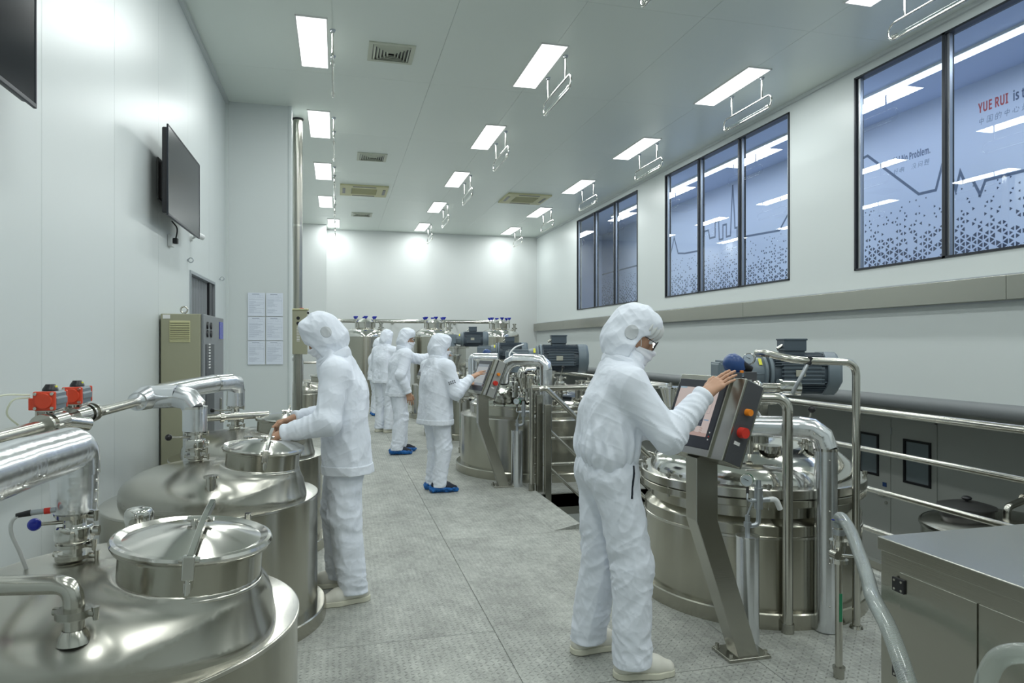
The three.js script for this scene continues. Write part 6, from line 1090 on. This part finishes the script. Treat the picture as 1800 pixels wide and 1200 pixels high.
  if (o.cap) part(root, 'hair_cap', placeHead(netOf((x, y, z) => Math.max(ell(0, 0.062, 0.030, 0.083, 0.066, 0.083)(x, y, z) - 0.003 * Math.sin(Math.atan2(x, z) * 26), -(ell(0, 0.05, 0.02, 0.07, 0.06, 0.07)(x, y, z))), [-0.11, -0.02, -0.08], [0.11, 0.15, 0.14], 0.0055)), M.plastic);
  if (o.glasses) {
    const fr = [], rim = (k) => { const pts = []; for (let i = 0; i <= 28; i++) { const a = i / 28 * TAU, c = Math.cos(a), q = Math.sin(a); pts.push(v(k * 0.034 + Math.sign(c) * Math.pow(Math.abs(c), 0.6) * 0.027, 0.006 + Math.sign(q) * Math.pow(Math.abs(q), 0.6) * 0.021, 0.116 - Math.abs(k * 0.034 + c * 0.02) * 0.25)); } return sweep(pts, 0.0026, 8, false); };
    const g = part(root, 'glasses', [rim(1), rim(-1), curve([v(-0.01, 0.012, 0.112), v(0, 0.015, 0.115), v(0.01, 0.012, 0.112)], 0.0022, 8, 6), ...[1, -1].map((k) => curve([v(k * 0.061, 0.014, 0.100), v(k * 0.074, 0.014, 0.06), v(k * 0.083, 0.010, -0.005)], 0.0022, 12, 6))].map(placeHead), M.black);
    for (const k of [1, -1]) { const q = new THREE.CircleGeometry(0.024, 24); q.scale(1, 0.8, 1); q.rotateY(k * 0.22); q.translate(k * 0.034, 0.006, 0.108); part(g, 'lens', placeHead(boxUV(q)), M.clear); }
  }
  { // stand-up collar round the neck
    const ax = head.clone().sub(neckB).normalize(), top = neckB.clone().addScaledVector(ax, 0.040 * s), c1 = cap(neckB.clone().addScaledVector(ax, 0.02), top.clone().addScaledVector(ax, 0.03), 0.105 * s, 0.100 * s);
    const cf = (x, y, z) => { let d = c1(x, y, z); if (d < 0.04) d -= fold([x, y + ms, z], 9, 0.007, 0.5); const h = (x - top.x) * ax.x + (y - top.y) * ax.y + (z - top.z) * ax.z; return smax(d, Math.max(h, -h - 0.085), 0.008); };
    part(root, 'collar', cloth(cf, [top.x - 0.2, neckB.y - 0.12, top.z - 0.2], [top.x + 0.2, top.y + 0.12, top.z + 0.2], Math.max(0.007, cell)), M.cloth);
  }
  // ---- shoes
  const cov = o.shoes === 'cover';
  o.ankles.forEach((a, i) => {
    const q = a[2] ?? 0, fx = Math.sin(q), fz = Math.cos(q), A = an[i], lift = 0, sc = s * (cov ? 1.04 : 1), pp = (x, y, z) => v(A.x + (x * fz + z * fx) * sc, y * sc + lift, A.z + (-x * fx + z * fz) * sc);
    const toe = cap(pp(0, 0.045, 0.12), pp(0, 0.036, 0.168), 0.041 * sc, 0.034 * sc), mid = cap(pp(0, 0.052, -0.03), pp(0, 0.050, 0.10), 0.040 * sc, 0.045 * sc), heel = cap(pp(0, 0.045, -0.045), pp(0, 0.09, -0.035), 0.038 * sc, 0.036 * sc), inst = cap(pp(0, 0.085, -0.02), pp(0, 0.060, 0.08), 0.036 * sc, 0.030 * sc);
    const up2 = (x, y, z) => { let d = smin(smin(toe(x, y, z), mid(x, y, z), 0.03), smin(heel(x, y, z), inst(x, y, z), 0.03), 0.03); return d; };
    const box = [[A.x - 0.26, -0.01, A.z - 0.26], [A.x + 0.26, 0.16, A.z + 0.26]], cc = Math.max(0.0055, cell * 0.7);
    if (cov) {
      part(root, 'shoe', netOf((x, y, z) => Math.max(up2(x, y, z), 0.012 - y), ...box, cc), M.navy);
      part(root, 'shoe_cover', netOf((x, y, z) => { let d = up2(x, y, z) - 0.012 * s; if (d < 0.05) d -= fold([x + ms, y, z], 20, 0.013) + fold([x, y, z], 42, 0.005); const cut = y - 0.066 * s + 0.3 * ((x - A.x) * fx + (z - A.z) * fz - 0.02) * 0.35 - fold([x, 0, z], 16, 0.012); return smax(smax(d, 0.002 - y, 0.006), cut, 0.006); }, ...box, cc), M.cover);
    } else {
      part(root, 'shoe', netOf((x, y, z) => smax(up2(x, y, z), 0.020 * s - y, 0.003), ...box, cc), M.shoe);
      part(root, 'sole', netOf((x, y, z) => smax(smax(up2(x, 0.045 * s, z) - 0.004, y - 0.030 * s, 0.004), 0.001 - y, 0.004), ...box, cc), M.sole);
    }
  });
  if (o.print) { // two rows of small dark characters printed on the upper sleeve, laid onto the cloth
    const tx = canvas(128, 56, (k) => { k.clearRect(0, 0, 128, 56); k.fillStyle = '#1d2230'; for (let i = 0; i < 4; i++) { const x = 6 + i * 30; k.fillRect(x, 4, 22, 4); k.fillRect(x + 8, 2, 5, 20); k.fillRect(x, 12, 22, 4); k.fillRect(x + 2, 20, 18, 4); k.fillRect(x, 32, 23, 4); k.fillRect(x + 3, 38, 4, 14); k.fillRect(x + 14, 34, 5, 18); k.fillRect(x, 44, 22, 4); } });
    const c = sh[1].clone().lerp(el[1], 0.62), up1 = sh[1].clone().sub(el[1]).normalize(), out = v(0, 1.5, 0).applyMatrix4(inv).sub(c); out.addScaledVector(up1, -out.dot(up1)).normalize(); const side1 = new V3().crossVectors(up1, out), g = new THREE.PlaneGeometry(0.085, 0.038, 10, 5), p = g.attributes.position;
    for (let i = 0; i < p.count; i++) { const b = c.clone().addScaledVector(side1, p.getX(i) - 0.005).addScaledVector(up1, p.getY(i)); let t = 0.16; for (let n = 0; n < 60; n++) { const q = b.clone().addScaledVector(out, t), d = jacketRaw(q.x, q.y, q.z); if (d < 0.0035) break; t -= Math.max(0.001, d * 0.6); } b.addScaledVector(out, t); p.setXYZ(i, b.x, b.y, b.z); }
    g.computeVertexNormals(); part(root, 'sleeve_print', g, std({ map: tx, alphaTest: 0.5, roughness: 0.8, side: THREE.DoubleSide }), 'two rows of small dark characters');
  }
  return root;
}
{
  const D = Math.PI / 180;
  makePerson({ label: 'person in white hooded clean-room suit with glasses touching the front panel screen', pos: [1.285, 3.10], yaw: 90 * D, h: 1.76, cell: 0.0075, seed: 3.1, chestYaw: -0.22, lean: 0.13, pelZ: -0.01, open: 0.0, headScale: 1.06, headPitch: 0.56, headYaw: -0.24,
    ankles: [[0.15, -0.06, 0.1], [-0.15, 0.05, -0.15]], wrists: [[1.60, 1.10, 3.27], [1.675, 1.315, 2.885]], poles: [[0.4, -1, -0.2], [-0.25, -1, -0.55]], fore: 0.285, hands: [{ f: [0.9, 0.1, 0.1], n: [0.5, -0.8, 0], curl: [0.4, 0.45, 0.5, 0.5] }, { f: [0.80, 0.56, -0.05], n: [0.62, -0.66, 0.42], curl: [0.10, 0.10, 0.12, 0.12], spread: 0.025, thumb: 0.25 }],
    jacket: { kind: 'blouson', r: 0.142, w: 0.078 }, patches: true, cap: true, glasses: true, pocket: true });
  makePerson({ label: 'person in white hooded suit bending over the open left tank lid', pos: [0.06, 4.36], yaw: -90 * D, h: 1.78, cell: 0.0085, seed: 7.7, lean: 0.12, open: 0.072, headPitch: 0.74, headYaw: 0.0, pelZ: 0.0,
    ankles: [[0.13, -0.05, 0.25], [-0.16, 0.03, -0.1]], wrists: [[-0.30, 1.035, 4.15], [-0.257, 1.085, 4.47]], poles: [[0.5, -1, -0.25], [-0.4, -1, -0.1]], hands: [{ f: [-0.80, -0.25, -0.1], n: [-0.35, -0.9, 0], curl: [0.75, 0.85, 0.9, 0.95], thumb: 0.7 }, { f: [-0.88, -0.32, -0.12], n: [-0.35, -0.75, -0.45], curl: [0.7, 0.8, 0.9, 0.95], thumb: 0.7 }],
    jacket: { hem: 0.765, w: 0.080, r: 0.150 }, patches: true });
  makePerson({ label: 'person in white suit and blue shoe covers pressing the middle touch panel', pos: [1.01, 7.21], yaw: 118 * D, h: 1.68, cell: 0.012, seed: 11.3, lean: 0.06, headPitch: 0.38, headYaw: -0.35,
    ankles: [[0.085, 0.03, -0.45], [-0.085, -0.02, -0.5]], wrists: [[1.40, 1.12, 7.42], [1.375, 1.195, 7.115]], poles: [[0.4, -1, -0.2], [-0.3, -1, -0.2]], hands: [{ f: [0.9, 0.1, 0.1], n: [0, -1, 0] }, { f: [0.86, 0.42, 0.1], n: [0.55, -0.7, 0.3], curl: [0.15, 0.12, 0.2, 0.25], spread: 0.12 }],
    jacket: { hem: 0.745, w: 0.082, r: 0.150 }, shoes: 'cover', print: true, trousers: { r: 0.105, k: 0.09, a: 0.08 } });
  makePerson({ label: 'person in white suit with uncovered eyes, one arm hanging and one reaching right', pos: [0.84, 9.85], yaw: 100 * D, h: 1.80, cell: 0.014, seed: 17.9, lean: 0.15, open: 0.0, headPitch: 0.35, headYaw: -0.15,
    ankles: [[0.12, 0.08, -0.2], [-0.12, -0.05, -0.25]], wrists: [[1.45, 1.40, 10.0], [0.97, 0.87, 9.60]], poles: [[0.4, -1, 0], [-0.3, 0, -1]], hands: [{ f: [1, 0.1, 0], n: [0, -1, 0] }, { f: [0.2, -1, 0.05], n: [0, 0, 1], curl: [0.3, 0.35, 0.4, 0.45] }],
    jacket: { hem: 0.80, w: 0.082, r: 0.148 }, shoes: 'cover', glasses: true });
  makePerson({ label: 'person in white suit and cream shoes seen from behind, second from the back', pos: [0.80, 12.25], yaw: 140 * D, h: 1.83, cell: 0.016, seed: 23.3, lean: 0.08, headPitch: 0.4,
    ankles: [[0.10, 0.02, -0.4], [-0.10, 0, -0.4]], wrists: [['L', 0.16, 1.15, 0.36], ['L', -0.16, 1.10, 0.36]], hands: [{ f: ['L', 0, 0.1, 1], n: ['L', 0, -1, 0] }, { f: ['L', 0, 0.1, 1], n: ['L', 0, -1, 0] }], jacket: { hem: 0.84, w: 0.08, r: 0.145 } });
  makePerson({ label: 'farthest person in white suit and blue shoe covers, half hidden behind the others', pos: [0.80, 15.2], yaw: 100 * D, h: 1.72, cell: 0.018, seed: 29.3, lean: 0.1, headPitch: 0.5,
    ankles: [[0.10, 0.02, 0], [-0.10, 0, 0]], wrists: [['L', 0.16, 1.10, 0.34], ['L', -0.16, 1.05, 0.34]], hands: [{ f: ['L', 0, 0.1, 1], n: ['L', 0, -1, 0] }, { f: ['L', 0, 0.1, 1], n: ['L', 0, -1, 0] }], jacket: { hem: 0.80, w: 0.08, r: 0.145 }, shoes: 'cover' });
}
scene.traverse((o) => { if (o.isMesh) { o.castShadow = true; o.receiveShadow = true; } if (o.isLight && !o.isRectAreaLight) o.castShadow = true; });
renderer.render(scene, camera);
